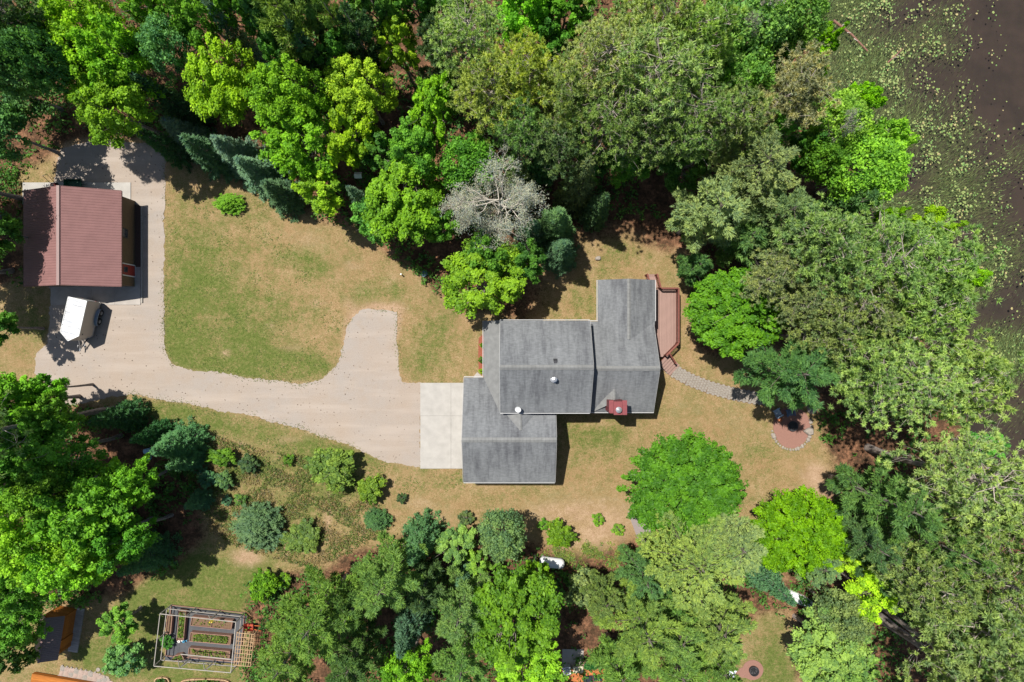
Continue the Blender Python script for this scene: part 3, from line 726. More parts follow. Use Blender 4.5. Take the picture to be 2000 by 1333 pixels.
for k in range(6): MB().box(G(276.4, 0).x, G(279.4, 0).x, G(0, 403 + (k + 1) * 31.5).y + .01, G(0, 403 + k * 31.5).y, 0, .13).build('timber', M_GREYWOOD, BORD)
# ------------------------------------------------------------------ cargo trailer
TR = thing('cargo_trailer', 'white enclosed cargo trailer with pointed nose parked beside the metal shed', 'trailer', V3(-822, -46, 0), math.atan2(-67.5, -15.5))
hw, L0, L1, nose, tz0, tz1 = .78, -1.5, 1.5, 2.08, .5, 2.4
foot = [(L0, -hw), (L1, -hw), (nose, 0), (L1, hw), (L0, hw)]
M_TRSIDE = plain('trailer side metal', (.50, .43, .36), .4, var=.06, spec=.5)
MB().prism(foot, tz0, tz1 - .02).build('body', M_TRSIDE, TR, local=True)
rf = [(L0 - .02, -hw - .02), (L1, -hw - .02), (nose + .03, 0), (L1, hw + .02), (L0 - .02, hw + .02)]
m_, n_, b_ = new_mat('trailer roof sheet')
b_.inputs['Base Color'].default_value = (.52, .53, .55, 1); b_.inputs['Roughness'].default_value = .3; b_.inputs['Metallic'].default_value = .25
wv = noise(n_, coords(n_, 'Object', (2.6, .5, .5)), 1.0, 2); bump(n_, b_, wv, 1.0, .3)
nr = 5
for k in range(nr):
    x0 = L0 + .02 + k * (L1 - L0 - .02) / nr; x1 = L0 + .02 + (k + 1) * (L1 - L0 - .02) / nr - .012
    mm = MB(); q = 4
    for j in range(q):
        pass
    prof = [(x0, 0), (x0 + (x1 - x0) * .25, .012), (x0 + (x1 - x0) * .5, .004), (x0 + (x1 - x0) * .75, .014), (x1, 0)]
    vs = [(x, y, tz1 + h) for x, h in prof for y in (-hw + .03, hw - .03)]
    mm.add(vs, [(2 * i, 2 * i + 2, 2 * i + 3, 2 * i + 1) for i in range(4)]); mm.build('roof_panel', m_, TR, local=True)
MB().add([(L1, -hw + .03, tz1), (nose - .04, 0, tz1), (L1, hw - .03, tz1)], [(0, 1, 2)]).build('roof_panel', m_, TR, local=True)
for (p, q) in zip(rf, rf[1:] + rf[:1]): MB().beam((p[0], p[1], tz1 - .02), (q[0], q[1], tz1 - .02), .05, .09).build('roof_trim', M_WHITE, TR, local=True)
for (p, q) in zip(foot, foot[1:] + foot[:1]): MB().beam((p[0], p[1], tz0), (q[0], q[1], tz0), .06, .09).build('bottom_rail', M_STEEL, TR, local=True)
for sy in (-1, 1):
    fd = []
    for k in range(9):
        t = k / 8; x = -.95 + t * 1.5; z = .62 + .22 * math.sin(math.pi * t) ** .5; fd.append((x, z))
    vs = [(x, sy * y, z) for x, z in fd for y in (hw + .005, hw + .27)]
    m = MB().add(vs, [(2 * i, 2 * i + 1, 2 * i + 3, 2 * i + 2) for i in range(8)])
    vs2 = [(x, sy * (hw + .27), z) for x, z in fd] + [(x, sy * (hw + .27), z - .08) for x, z in fd]
    m.add(vs2, [(i, i + 1, 10 + i, 9 + i) for i in range(8)])
    m.build('fender', plain('blue grey fender', (.22, .28, .36), .35), TR, local=True)
    for wx in (-.58, .16):
        y = hw + .13
        wh = attach('wheel', MB().tube([(0, -.1, 0), (0, -.085, 0), (0, .085, 0), (0, .1, 0)], [.25, .3, .3, .25], 18).mesh('tyre', M_BLACK), TR, (wx, sy * y, .31))
        attach('rim', MB().tube([(0, -.11, 0), (0, .11, 0)], [.16, .16], 12).mesh('rim', M_STEEL), wh)
MB().beam((L1 + .1, -.5, .48), (nose + .75, 0, .48), .08).beam((L1 + .1, .5, .48), (nose + .75, 0, .48), .08).build('tongue', M_DARK, TR, local=True)
MB().tube([(nose + .7, 0, .5), (nose + .95, 0, .5)], [.06, .05], 8).build('coupler', M_STEEL, TR, local=True)
MB().tube([(nose + .45, .0, .1), (nose + .45, 0, .95)], [.035, .035], 8).tube([(nose + .38, 0, .95), (nose + .6, 0, .95)], [.015, .015], 6).cyl((nose + .45, 0, .04), .1, .05, 10).build('jack', M_STEEL, TR, local=True)
MB().box(L0 - .03, L0 - .005, -hw + .08, hw - .08, tz0 + .05, tz1 - .1).build('ramp_door', M_WHITE, TR, local=True)
for sy in (-.6, .6): MB().box(L0 - .05, L0 - .03, sy - .06, sy + .06, .75, .9).build('tail_light', M_RED, TR, local=True)
MB().box(L1 - .2, L1 - .08, hw + .002, hw + .03, 1.9, 1.96).build('marker_light', M_DARK, TR, local=True)
# small machines on the shed's north slab
c = U(102, 363, .5); t = thing('push_mower', 'small red push mower in tree shade north of the metal shed', 'mower', (c.x, c.y, .07))
MB().obox((c.x, c.y, .3), (.5, .45, .16), .3).build('deck', M_RED, t); MB().cyl((c.x, c.y, .38), .13, .14, 12).build('engine', M_DARK, t)
MB().beam((c.x - .2, c.y + .2, .35), (c.x - .5, c.y + .75, 1.0), .03).beam((c.x + .2, c.y + .2, .35), (c.x - .1, c.y + .85, 1.0), .03).beam((c.x - .5, c.y + .75, 1.0), (c.x - .1, c.y + .85, 1.0), .03).build('handle', M_DARK, t)
for dx, dy in ((-.24, -.2), (.24, -.2), (-.24, .2), (.24, .2)): MB().tube([(c.x + dx - .03, c.y + dy, .19), (c.x + dx + .03, c.y + dy, .19)], [.12, .12], 10).build('wheel', M_BLACK, t)
c = U(143, 360, .5); t = thing('garden_cart', 'dark green garden cart on the slab north of the metal shed', 'cart', (c.x, c.y, .07))
gm = plain('dark green plastic', (.02, .11, .06), .5)
m = MB(); m.add([(c.x - .62, c.y - .3, .3), (c.x + .62, c.y - .3, .3), (c.x + .62, c.y + .3, .3), (c.x - .62, c.y + .3, .3), (c.x - .75, c.y - .4, .65), (c.x + .75, c.y - .4, .65), (c.x + .75, c.y + .4, .65), (c.x - .75, c.y + .4, .65)],
      [(0, 1, 2, 3), (0, 4, 5, 1), (1, 5, 6, 2), (2, 6, 7, 3), (3, 7, 4, 0)]); m.build('tub', gm, t)
for sx in (-.4, .4):
    for sy in (-.36, .36): MB().tube([(c.x + sx, c.y + sy - .05, .25), (c.x + sx, c.y + sy + .05, .25)], [.18, .18], 12).build('wheel', M_BLACK, t)
MB().beam((c.x + .6, c.y, .35), (c.x + 1.2, c.y, .5), .04).build('handle', M_DARK, t)
# ------------------------------------------------------------------ log cabin, its deck walk, orange deck and flagstones (lower left)
cb = thing('log_cabin', 'small orange log cabin with a grey brown metal roof at the lower left', 'cabin', G(128, 1222), -.16)
hl, hw2 = 1.75, .75
for k in range(7):
    for sy, nm in ((1, 'log'), (-1, 'log')):
        pass
for k in range(10):
    z = .12 + k * .22
    for yy in (-hl + .2, hl - .2): MB().tube([(-hw2, yy, z), (hw2 + .06, yy, z)], [.115, .115], 8).build('log', M_STAIN, cb, local=True)
    for xx in (-hw2 + .06, hw2 - .06): MB().tube([(xx, -hl + .1, z), (xx, hl - .1, z)], [.115, .115], 8).build('log', M_STAIN, cb, local=True)
MB().box(hw2 + .05, hw2 + .10, -1.2, -.5, .05, 1.95).build('door', M_STAIN, cb, local=True)
npn = 8; w = 2 * (hl + .15) / npn
p1 = panel(w, (hw2 + .33, 2.15), (0, 3.0), 3).mesh('roof_panel', plain('grey brown metal roofing', (.20, .145, .135), .45, var=.12)); p2 = panel(w, (-hw2 - .33, 2.15), (0, 3.0), 3).mesh('roof_panel', p1.materials[0])
for k in range(npn):
    for q in (p1, p2): attach('roof_panel', q, cb, (0, -hl - .15 + k * w, 0))
MB().beam((0, -hl - .16, 3.03), (0, hl + .16, 3.03), .16, .04).build('ridge_cap', M_CAP, cb, local=True)
for yy in (-hl + .2, hl - .2): MB().add([(-hw2, yy, 2.2), (hw2, yy, 2.2), (0, yy, 2.95)], [(0, 1, 2)]).build('gable_wall', M_STAIN, cb, local=True)
for k in range(6): MB().beam((hw2 - .1, -hl + .2 + k * .63, 2.02), (hw2 + .32, -hl + .2 + k * .63, 2.1), .06).build('rafter', M_STAIN, cb, local=True)
dk = thing('cabin_walk', 'grey board walk along the east side of the small log cabin', 'boardwalk', G(150, 1230), -.16)
for k in range(20): MB().box(-.42, .42, -1.95 + k * .195, -1.95 + k * .195 + .18, .0, .12).build('board', M_GREYWOOD, dk, local=True)
od = thing('orange_deck', 'bright orange stained board deck at the bottom left edge', 'deck', G(125, 1330), -.17)
for k in range(14): MB().box(-2.6, 2.7, -1.75 + k * .15, -1.75 + k * .15 + .142, .42, .46).build('deck_board', M_STAIN, od, local=True)
MB().box(-2.6, 2.7, .355, .40, .1, .46).build('fascia', M_STAIN, od, local=True); MB().box(2.705, 2.76, -1.75, .40, .1, .46).build('fascia', M_WHITE, od, local=True)
M_FLAG = plain('pinkish flagstone', (.36, .27, .225), .9, var=.25, scale=4)
FL = bpy.data.objects.new('flagstone_path', None); COL.objects.link(FL); props(FL, kind='structure'); WOFF[FL] = Vector((0, 0, 0))
rr = random.Random(21)
MB().prism([G(x, y).xy[:] for x, y in ((118,1302),(180,1313),(212,1322),(220,1345),(190,1345),(160,1332),(116,1322))], 0, .02).build('path_bed', M_GRAVEL, FL)
for k in range(11):
    t = k / 10; px = 122 + 92 * t; py = 1306 + 18 * t + (10 * max(0, t - .75) * 4)
    for r in range(3):
        s = stone(rr, .235 + rr.random() * .05, .05).mesh('flagstone', M_FLAG if (k + r) % 3 else M_PAVER)
        attach('flagstone', s, FL, G(px - r * 2, py + r * 8.5), (0, 0, rr.random() * 6))
    attach('edge_stone', STONES[0], FL, G(px, py - 5.5), (0, 0, rr.random() * 6))
for k, (x, y) in enumerate(((192, 1308), (203, 1310), (215, 1313))):
    t = thing('stepping_stone', ('left', 'middle', 'right')[k] + ' of three round pale stepping stones beside the flagstone path', 'stepping stone', G(x, y), 0, 'round stepping stones by the flagstone path')
    MB().cyl(G(x, y), .18 - .02 * k, .05, 14).build('disc', M_STONE, t)
# ------------------------------------------------------------------ fenced vegetable garden
def quad_floor(): return [U(331,1184), U(455,1198), U(478,1200), U(468,1298), U(330,1298), U(316,1290)]
MB().prism([p.xy[:] for p in (U(331,1183), U(483,1201), U(466,1297), U(322,1290))], 0, .02).build('garden_floor', M_FABRIC, kind='structure')
fl = thing('garden_boards', 'dark grey floor boards between the raised garden beds', 'boardwalk', U(350, 1260))
for k in range(13):
    a = U(334 + k * 2.55, 1276 + k * .5); b2 = U(336.5 + k * 2.55, 1276 + k * .5)
    top = U(340 + k * 2.55, 1190 + k * .5)
    if k < 6: MB().prism([a.xy[:], (a.x + .105, a.y), (top.x + .105, top.y), top.xy[:]], .02, .045).build('floor_board', M_FABRIC, fl)
def bed(label, q, h=.5, rows=2, plants=None, seed=1):
    """q: four apparent top corners in pixels, clockwise from the upper left"""
    P = [U(x, y, h) for x, y in q]; c = sum(P, Vector()) / 4
    t = thing('raised_bed', label, 'raised bed', (c.x, c.y, .02), 0, 'raised beds in the fenced vegetable garden')
    for i in range(4):
        a, b = P[i], P[(i + 1) % 4]
        for r in range(rows):
            z0 = .02 + (h - .02) * r / rows; z1 = .02 + (h - .02) * (r + 1) / rows - .006
            MB().beam((a.x, a.y, (z0 + z1) / 2), (b.x, b.y, (z0 + z1) / 2), .05, z1 - z0).build('board', M_BEDWOOD, t)
    MB().prism([(p.x, p.y) for p in P], .1, h - .1).build('soil', M_SOIL, t)
    m1, m2 = (P[0] + P[1]) / 2, (P[2] + P[3]) / 2
    if (m1 - m2).length < 1.4: MB().beam((m1.x, m1.y, h - .05), (m2.x, m2.y, h - .05), .04, .1).build('divider', M_BEDWOOD, t)
    if plants:
        r2 = np.random.default_rng(seed); u = r2.random((plants, 2)) * .84 + .08; A = [np.array(p) for p in P]
        base = ((A[0] * (1 - u[:, :1]) + A[1] * u[:, :1]) * (1 - u[:, 1:]) + (A[3] * (1 - u[:, :1]) + A[2] * u[:, :1]) * u[:, 1:])
        base[:, 2] = h - .08 + r2.random(plants) * .12
        d = r2.normal(size=(plants, 3)); d[:, 2] = abs(d[:, 2]) + .4
        o = leaf_object('seedlings', base - np.array(WOFF[t]), d, r2.normal(size=(plants, 3)), .09, .06, r2.random(plants), t, (.13, .19, .03))
        props(o, kind='stuff')
def leaf_arrays(c, nrm, rnd, lu, lv, shape='quad'):
    nrm = nrm / np.linalg.norm(nrm, axis=1, keepdims=True); u = np.cross(nrm, rnd); u /= np.linalg.norm(u, axis=1, keepdims=True) + 1e-9
    v = np.cross(nrm, u)
    lu = np.asarray(lu).reshape(-1, 1) if np.ndim(lu) else lu; lv = np.asarray(lv).reshape(-1, 1) if np.ndim(lv) else lv
    return np.stack([c - u * lu, c + v * lv, c + u * lu, c - v * lv], 1)
def poly_mesh(name, P, tint, mat, lvl=None):
    """P: (N, k, 3) faces"""
    n, k = P.shape[:2]; me = bpy.data.meshes.new(name)
    me.vertices.add(n * k); me.vertices.foreach_set('co', P.reshape(-1).astype(np.float32))
    me.loops.add(n * k); me.loops.foreach_set('vertex_index', np.arange(n * k, dtype=np.int32))
    me.polygons.add(n); me.polygons.foreach_set('loop_start', np.arange(0, n * k, k, dtype=np.int32))
    me.update(calc_edges=True)
    a = me.attributes.new('tint', 'FLOAT', 'FACE'); a.data.foreach_set('value', np.asarray(tint, np.float32))
    me.materials.append(mat); return me
def leaf_object(name, c, nrm, rnd, lu, lv, tint, parent, col):
    me = poly_mesh(name, leaf_arrays(c, nrm, rnd, lu, lv), tint, M_LEAF)
    o = bpy.data.objects.new(name, me); COL.objects.link(o)
    if parent is not None: o.parent = parent
    o.color = (*col, 1); return o
bed('narrow brown raised bed at the left end of the vegetable garden', [(327,1203),(336,1204),(333,1238),(323,1238)], .45, plants=None)
bed('upright raised bed with seedlings, second from the left in the vegetable garden', [(350,1192),(363,1194),(358,1251),(345,1251)], .5, plants=260, seed=2)
bed('topmost of three wide raised beds, bare soil', [(375,1205),(454,1213),(451,1230),(372,1222)], .5, plants=40, seed=3)
bed('middle one of three wide raised beds, two cells of seedlings', [(372,1236),(451,1243),(449,1260),(370,1253)], .5, plants=420, seed=4)
bed('lowest of three wide raised beds, with reddish seedlings', [(369,1266),(449,1273),(447,1289),(367,1282)], .5, plants=160, seed=5)
bed('short raised bed box by the lower left corner of the garden frame', [(342,1281),(354,1279),(360,1290),(333,1291)], .5, plants=60, seed=6)
FR = thing('garden_fence', 'grey timber fence frame with tall posts round the vegetable garden', 'garden fence', U(390, 1240))
cor = {'tl': U(313,1199,2), 'tr': U(461,1215,2), 'br': U(451,1314,2), 'bl': U(301,1301,2)}
def lerp(a, b, t): return a.lerp(b, t)
posts = []
for a, b, n in (('tl', 'tr', 3), ('tr', 'br', 2), ('br', 'bl', 3), ('bl', 'tl', 2)):
    for k in range(n):
        p = lerp(cor[a], cor[b], k / n); MB().box(p.x - .035, p.x + .035, p.y - .035, p.y + .035, 0, 2.0).build('post', M_GREYWOOD, FR)
    MB().beam(cor[a] + Vector((0, 0, .03)), cor[b] + Vector((0, 0, .03)), .055, .06).build('top_rail', M_GREYWOOD, FR)
    lo = Vector((0, 0, -1.1)); MB().beam(cor[a] + lo, cor[b] + lo, .05, .07).build('mid_rail', M_GREYWOOD, FR)
    lo = Vector((0, 0, -1.9)); MB().beam(cor[a] + lo, cor[b] + lo, .05, .12).build('base_board', M_BEDWOOD, FR)
for t in (.33, .66):
    p, q = lerp(cor['bl'], cor['br'], t), lerp(cor['tl'], cor['tr'], t)
    for z0, s in ((1.1, -1), (1.1, 1)):
        MB().beam((p.x, p.y, 1.98), (p.x + s * .55, p.y + .25, z0), .05).build('brace', M_GREYWOOD, FR)
        MB().beam((q.x, q.y, 1.98), (q.x + s * .55, q.y - .05, z0), .05).build('brace', M_GREYWOOD, FR)
tp = lerp(cor['bl'], cor['br'], .35); MB().beam(lerp(U(353,1278,2), U(451,1288,2), 0), U(451,1288,2), .06).build('top_rail', M_GREYWOOD, FR)
AR = thing('lattice_arbour', 'tan wooden lattice arbour at the right end of the vegetable garden', 'arbour', U(476, 1268))
q0, q1, q2, q3 = U(463,1236,1.9), U(497,1239,1.9), U(489,1302,1.9), U(457,1299,1.9)
for k in range(8):
    t = k / 7; MB().beam(lerp(q0, q1, t), lerp(q3, q2, t), .04, .03).build('slat', M_TAN, AR)
for k in range(9):
    t = k / 8; e = Vector((0, 0, .033)); MB().beam(lerp(q0, q3, t) + e, lerp(q1, q2, t) + e, .04, .03).build('slat', M_TAN, AR)
for p in (q0, q1, q2, q3): MB().box(p.x - .04, p.x + .04, p.y - .04, p.y + .04, 0, 1.87).build('post', M_TAN, AR)
c = U(486, 1226, .6); WB = thing('wheelbarrow', 'red wheelbarrow with orange handles beside the garden arbour', 'wheelbarrow', (c.x, c.y, 0))
m = MB(); m.add([(c.x - .25, c.y - .2, .3), (c.x + .25, c.y - .2, .3), (c.x + .25, c.y + .2, .3), (c.x - .25, c.y + .2, .3), (c.x - .45, c.y - .32, .62), (c.x + .38, c.y - .32, .62), (c.x + .38, c.y + .32, .62), (c.x - .45, c.y + .32, .62)],
               [(0, 1, 2, 3), (0, 4, 5, 1), (1, 5, 6, 2), (2, 6, 7, 3), (3, 7, 4, 0)]); m.build('tub', M_RED, WB)
om = plain('orange painted wood', (.5, .12, .03), .6)
for s in (-.22, .22): MB().beam((c.x - .5, c.y + s * .4, .25), (c.x + 1.05, c.y + s - .12, .55), .05).build('handle', om, WB)
MB().tube([(c.x - .55, c.y - .05, .2), (c.x - .55, c.y + .05, .2)], [.2, .2], 14).build('wheel', M_BLACK, WB)
for s in (-.2, .2): MB().beam((c.x + .25, c.y + s, 0.0), (c.x + .2, c.y + s, .35), .03).build('leg', M_DARK, WB)
def can(label, px, py, col):
    c = U(px, py, .2); t = thing('watering_can', label, 'watering can', (c.x, c.y, .045), 0, 'watering cans on the garden floor')
    o = MB().lathe((c.x, c.y, .045), [(.11, 0), (.12, .22), (.1, .26), (.06, .26)], 12).build('can', M_TINT, t); o.color = (*col, 1)
    o = MB().tube([(c.x + .1, c.y, .1), (c.x + .3, c.y + .1, .33)], [.025, .02], 6).cyl((c.x + .3, c.y + .1, .32), .05, .03, 8).build('spout', M_TINT, t); o.color = (*col, 1)
    o = MB().tube([(c.x - .1, c.y, .08), (c.x - .2, c.y, .2), (c.x - .05, c.y, .33)], [.015] * 3, 5).build('handle', M_TINT, t); o.color = (*col, 1)
can('white watering can at the foot of the upright raised bed', 350, 1253, (.75, .75, .7)); can('blue watering can at the foot of the upright raised bed', 359, 1253, (.05, .25, .4))
c = U(411, 1215, 1.9); t = thing('hanging_gloves', 'pair of yellow garden gloves hanging from the top garden rail', 'gloves', (c.x, c.y, 1.3))
for s in (-.09, .09):
    o = MB().obox((c.x + s, c.y - .04, 1.78), (.1, .05, .34), .2, .15).obox((c.x + s, c.y - .04, 1.55), (.13, .05, .2), .2).build('glove', M_TINT, t); o.color = (.6, .5, .02, 1)
# planter beds below the garden, at the bottom edge
def ring_bed(label, cx, cy, rx, ry, n, plants, seed, col):
    t = thing('planter_bed', label, 'planter bed', G(cx, cy), 0, 'edged planter beds below the vegetable garden'); c = G(cx, cy)
    for k in range(n):
        a0, a1 = 2 * math.pi * k / n, 2 * math.pi * (k + .93) / n
        f = lambda a: (c.x + rx * PX * abs(math.cos(a)) ** .6 * math.copysign(1, math.cos(a)), c.y + ry * PX * abs(math.sin(a)) ** .6 * math.copysign(1, math.sin(a)), .12)
        MB().beam(f(a0), f(a1), .09, .24).build('edging', M_TAN, t)
    MB().prism([(c.x + rx * .97 * PX * math.cos(a), c.y + ry * .97 * PX * math.sin(a)) for a in [k * math.pi / 12 for k in range(24)]], .0, .14).build('soil', M_SOIL, t)
    r2 = np.random.default_rng(seed); a = r2.random(plants) * 6.28; r = np.sqrt(r2.random(plants)) * .9
    base = np.stack([rx * PX * r * np.cos(a), ry * PX * r * np.sin(a), .16 + .35 * r2.random(plants)], 1)
    d = r2.normal(size=(plants, 3)) * .7; d[:, 2] = 1
    props(leaf_object('plants', base, d, r2.normal(size=(plants, 3)), .13, .09, r2.random(plants), t, col), kind='stuff')
ring_bed('round edged planter bed with dark leafy plants at the bottom edge', 318, 1334, 14, 12, 16, 160, 31, (.05, .13, .02))
ring_bed('long oval edged planter bed at the bottom edge below the garden', 402, 1338, 49, 13, 28, 420, 32, (.10, .19, .03))
# ------------------------------------------------------------------ lower middle: tank, grey path, terrace, fire ring
TK = thing('propane_tank', 'white propane tank half hidden under the big leafy maple', 'propane tank', G(1077, 1094), -.12)
prof = [(0, -1.1), (.2, -1.08), (.36, -.97), (.43, -.82), (.45, -.68), (.45, .68), (.43, .82), (.36, .97), (.2, 1.08), (0, 1.1)]
m = MB().lathe((0, 0, 0), prof, 20); m.v = [(z, x, y + .75) for x, y, z in m.v]; m.build('tank', M_WHITE, TK, local=True, smooth=True)
MB().cyl((0, 0, 1.2), .16, .16, 14).build('valve_dome', M_WHITE, TK, local=True)
for sx in (-.8, .8): MB().box(sx - .1, sx + .1, -.35, .35, 0, .35).build('cradle', M_CONC2, TK, local=True)
MB().prism([U(x, y).xy[:] for x, y in ((1226,1000),(1258,1000),(1274,1040),(1262,1066),(1247,1058))], 0, .03).build('grey_path', plain('grey lavender concrete', (.27, .225, .215), .9, var=.08), kind='structure')
TE = thing('terrace_deck', 'orange board terrace at the bottom edge right of the leafy maple', 'deck', U(1120, 1335))
for k in range(10):
    a, b = U(1080, 1311 + k * 3.3, .4), U(1185, 1308 + k * 3.3, .4); MB().beam(a, b, .138, .04).build('deck_board', M_ORANGE, TE)
AC = thing('air_conditioner', 'square white air conditioner unit beside the orange terrace', 'air conditioner', U(1106, 1304), .1)
MB().box(-.34, .34, -.34, .34, .05, .72).build('cabinet', M_WHITE, AC, local=True)
MB().lathe((0, 0, .72), [(.27, 0), (.27, .03), (.23, .035), (.23, .01)], 20).build('fan_ring', M_DARK, AC, local=True)
for k in range(4): MB().obox((.11 * math.cos(k * 1.57), .11 * math.sin(k * 1.57), .725), (.2, .09, .01), k * 1.57).build('fan_blade', M_CONC2, AC, local=True)
MB().cyl((0, 0, .725), .06, .03, 12).build('hub', M_WHITE, AC, local=True)
BX = thing('storage_bench', 'cream coloured storage bench beside the air conditioner', 'storage bench', U(1128, 1303), .04)
MB().box(-.42, .42, -.25, .25, .02, .5).build('box', plain('cream plastic', (.55, .47, .34), .6, var=.06), BX, local=True); MB().box(-.45, .45, -.28, .28, .5, .56).build('lid', plain('cream lid', (.62, .55, .40), .6, var=.05), BX, local=True)
slab_set('terrace_slab', [(1098,1268,1121,1285),(1121,1268,1140,1285),(1098,1285,1121,1307),(1121,1285,1140,1307)], .04, M_CONC2)
HT = thing('cold_frame', 'low box with two dark glass lids beside the orange terrace', 'cold frame', U(1157, 1321), .08)
MB().box(-.85, .85, -.3, .3, 0.03, .42).build('box', M_STAIN, HT, local=True)
for s in (-.42, .42): MB().box(s - .4, s + .4, -.28, .28, .42, .46).build('lid', plain('dark glazing', (.03, .035, .05), .2), HT, local=True)
PB = thing('planter_box', 'timber planter box of green leafy plants right of the storage bench', 'planter box', U(1153, 1297))
c = U(1153, 1297)
for (x0, x1, y0, y1) in ((-.6, .6, -.36, -.3), (-.6, .6, .3, .36), (-.66, -.6, -.36, .36), (.6, .66, -.36, .36)): MB().box(c.x + x0, c.x + x1, c.y + y0, c.y + y1, 0, .35).build('board', M_BEDWOOD, PB)
MB().box(c.x - .6, c.x + .6, c.y - .3, c.y + .3, 0, .27).build('soil', M_SOIL, PB)
r2 = np.random.default_rng(8); n = 220; base = np.stack([(r2.random(n) - .5) * 1.1, (r2.random(n) - .5) * .55, .3 + .3 * r2.random(n)], 1); d = r2.normal(size=(n, 3)) * .7; d[:, 2] = 1
props(leaf_object('plants', base, d, r2.normal(size=(n, 3)), .1, .06, r2.random(n), PB, (.03, .15, .03)), kind='stuff')
c = U(1470, 1309); FP = bpy.data.objects.new('fire_ring_pad', None); COL.objects.link(FP); props(FP, kind='structure'); WOFF[FP] = Vector((0, 0, 0))
poly = []
for k in range(36):
    a = 2 * math.pi * k / 36; poly.append((c.x + .93 * math.cos(a), c.y + .88 * math.sin(a)))
MB().prism(poly, 0, .03).build('pad', M_REDPAVE, FP)
MB().prism([U(1424,1313).xy[:], U(1424,1321).xy[:], U(1462,1325).xy[:], U(1452,1303).xy[:]], 0, .025).build('pad', M_REDPAVE, FP)
FRG = thing('fire_ring', 'round black steel fire ring on the red pad at the bottom right', 'fire pit', U(1471, 1309))
MB().lathe(U(1471, 1309, 0), [(.40, .02), (.42, .34), (.38, .34), (.36, .06), (0, .05)], 22).build('ring', M_DARK, FRG)
rr = random.Random(5)
for k in range(4): p = U(1471, 1309, .12); a = k * .8; MB().tube([p + Vector((math.cos(a) * .3, math.sin(a) * .3, 0)), p - Vector((math.cos(a) * .3, math.sin(a) * .3, -.05 * k))], [.045, .04], 6).build('charred_log', M_BLACK, FRG)
chair('lawn_chair', 'pale grey lawn chair beside the black fire ring at the bottom', U(1428, 1313), 0.0, (.55, .6, .68))
# white canoe among the bushes
CN = thing('canoe', 'white canoe lying among bushes at the lower right', 'canoe', G(1556, 1168), -.42)
st = []
for k in range(11):
    t = -1 + k / 5; w = .42 * (1 - abs(t) ** 2.4) + .02; st.append((t * 2.0, w, .34 + .16 * abs(t) ** 3))
vs = []
for x, w, z in st: vs += [(x, -w, .02), (x, -w * .85, z * .7), (x, 0, z), (x, w * .85, z * .7), (x, w, .02)]
fs = [(5 * i + j, 5 * i + j + 1, 5 * i + j + 6, 5 * i + j + 5) for i in range(10) for j in range(4)]
MB().add(vs, fs).build('hull', M_WHITE, CN, local=True, smooth=True)
MB().tube([(x, 0, z + .015) for x, w, z in st], [.025] * 11, 5).build('keel', M_STEEL, CN, local=True)
for s in (-1, 1): MB().tube([(x, s * w, .03) for x, w, z in st], [.03] * 11, 5).build('gunwale', M_GREYWOOD, CN, local=True)
# weathered dock hidden under the pines at the shore
DO = thing('dock', 'weathered dark board dock under the shoreline pines', 'dock', G(1765, 655), .35)
for k in range(12): MB().box(-1.2 + k * .3, -1.2 + k * .3 + .27, -.6, .6, .1, .15).build('board', M_GREYWOOD, DO, local=True)
for sx in (-1, .6, 2.2):
    for sy in (-.55, .55): MB().tube([(sx, sy, -.9), (sx, sy, .5)], [.05, .05], 6).build('post', M_GREYWOOD, DO, local=True)
# little things on the lawn
t = thing('well_cover', 'round teal well cover in the shade at the top edge of the lawn', 'well cover', G(829, 535)); o = MB().lathe(G(829, 535), [(.25, 0), (.25, .18), (.3, .18), (.3, .24), (.08, .28), (0, .28)], 18).build('lid', M_TINT, t); o.color = (.06, .12, .14, 1)
t = thing('lawn_stake', 'short black and white stake standing on the tan lawn', 'stake', G(785, 537)); MB().tube([G(785, 537), G(785, 537, .5)], [.05, .05], 8).build('pole', M_DARK, t); MB().cyl(G(785, 537, .5), .07, .08, 8).build('cap', M_WHITE, t)
t = thing('bird_feeder', 'small white bird feeder on a pole among the maples above the lawn', 'bird feeder', U(700, 343, 5)); p = U(700, 343, 5)
WOFF[t] = Vector((p.x, p.y, 0)); t.location = (p.x, p.y, 0)
MB().tube([(p.x, p.y, 0), (p.x, p.y, 4.8)], [.04, .03], 6).build('pole', M_DARK, t); MB().box(p.x - .2, p.x + .2, p.y - .15, p.y + .15, 4.8, 5.1).build('box', M_GREYWOOD, t)
MB().add([(p.x - .3, p.y - .25, 5.05), (p.x + .3, p.y - .25, 5.05), (p.x + .3, p.y, 5.3), (p.x - .3, p.y, 5.3), (p.x + .3, p.y + .25, 5.05), (p.x - .3, p.y + .25, 5.05)], [(0, 1, 2, 3), (3, 2, 4, 5)]).build('roof', M_WHITE, t)
for (x, y, lab) in ((291, 880, 'pale blue plastic barrel lying in the shade, nearer the drive'), (290, 894, 'pale blue plastic barrel lying in the shade, farther from the drive')):
    t = thing('barrel', lab, 'barrel', G(x, y), 0, 'pale blue barrels in the shade'); c = G(x, y, .22)
    o = MB().tube([c + Vector((-.32, -.08, 0)), c + Vector((-.28, -.07, 0)), c + Vector((.28, .07, 0)), c + Vector((.32, .08, 0))], [.17, .21, .21, .17], 12).build('drum', M_TINT, t); o.color = (.3, .5, .6, 1)
    o = MB().tube([c + Vector((.0, 0, .0)), c + Vector((.03, .0075, 0))], [.225, .225], 12).build('hoop', M_TINT, t); o.color = (.2, .35, .45, 1)
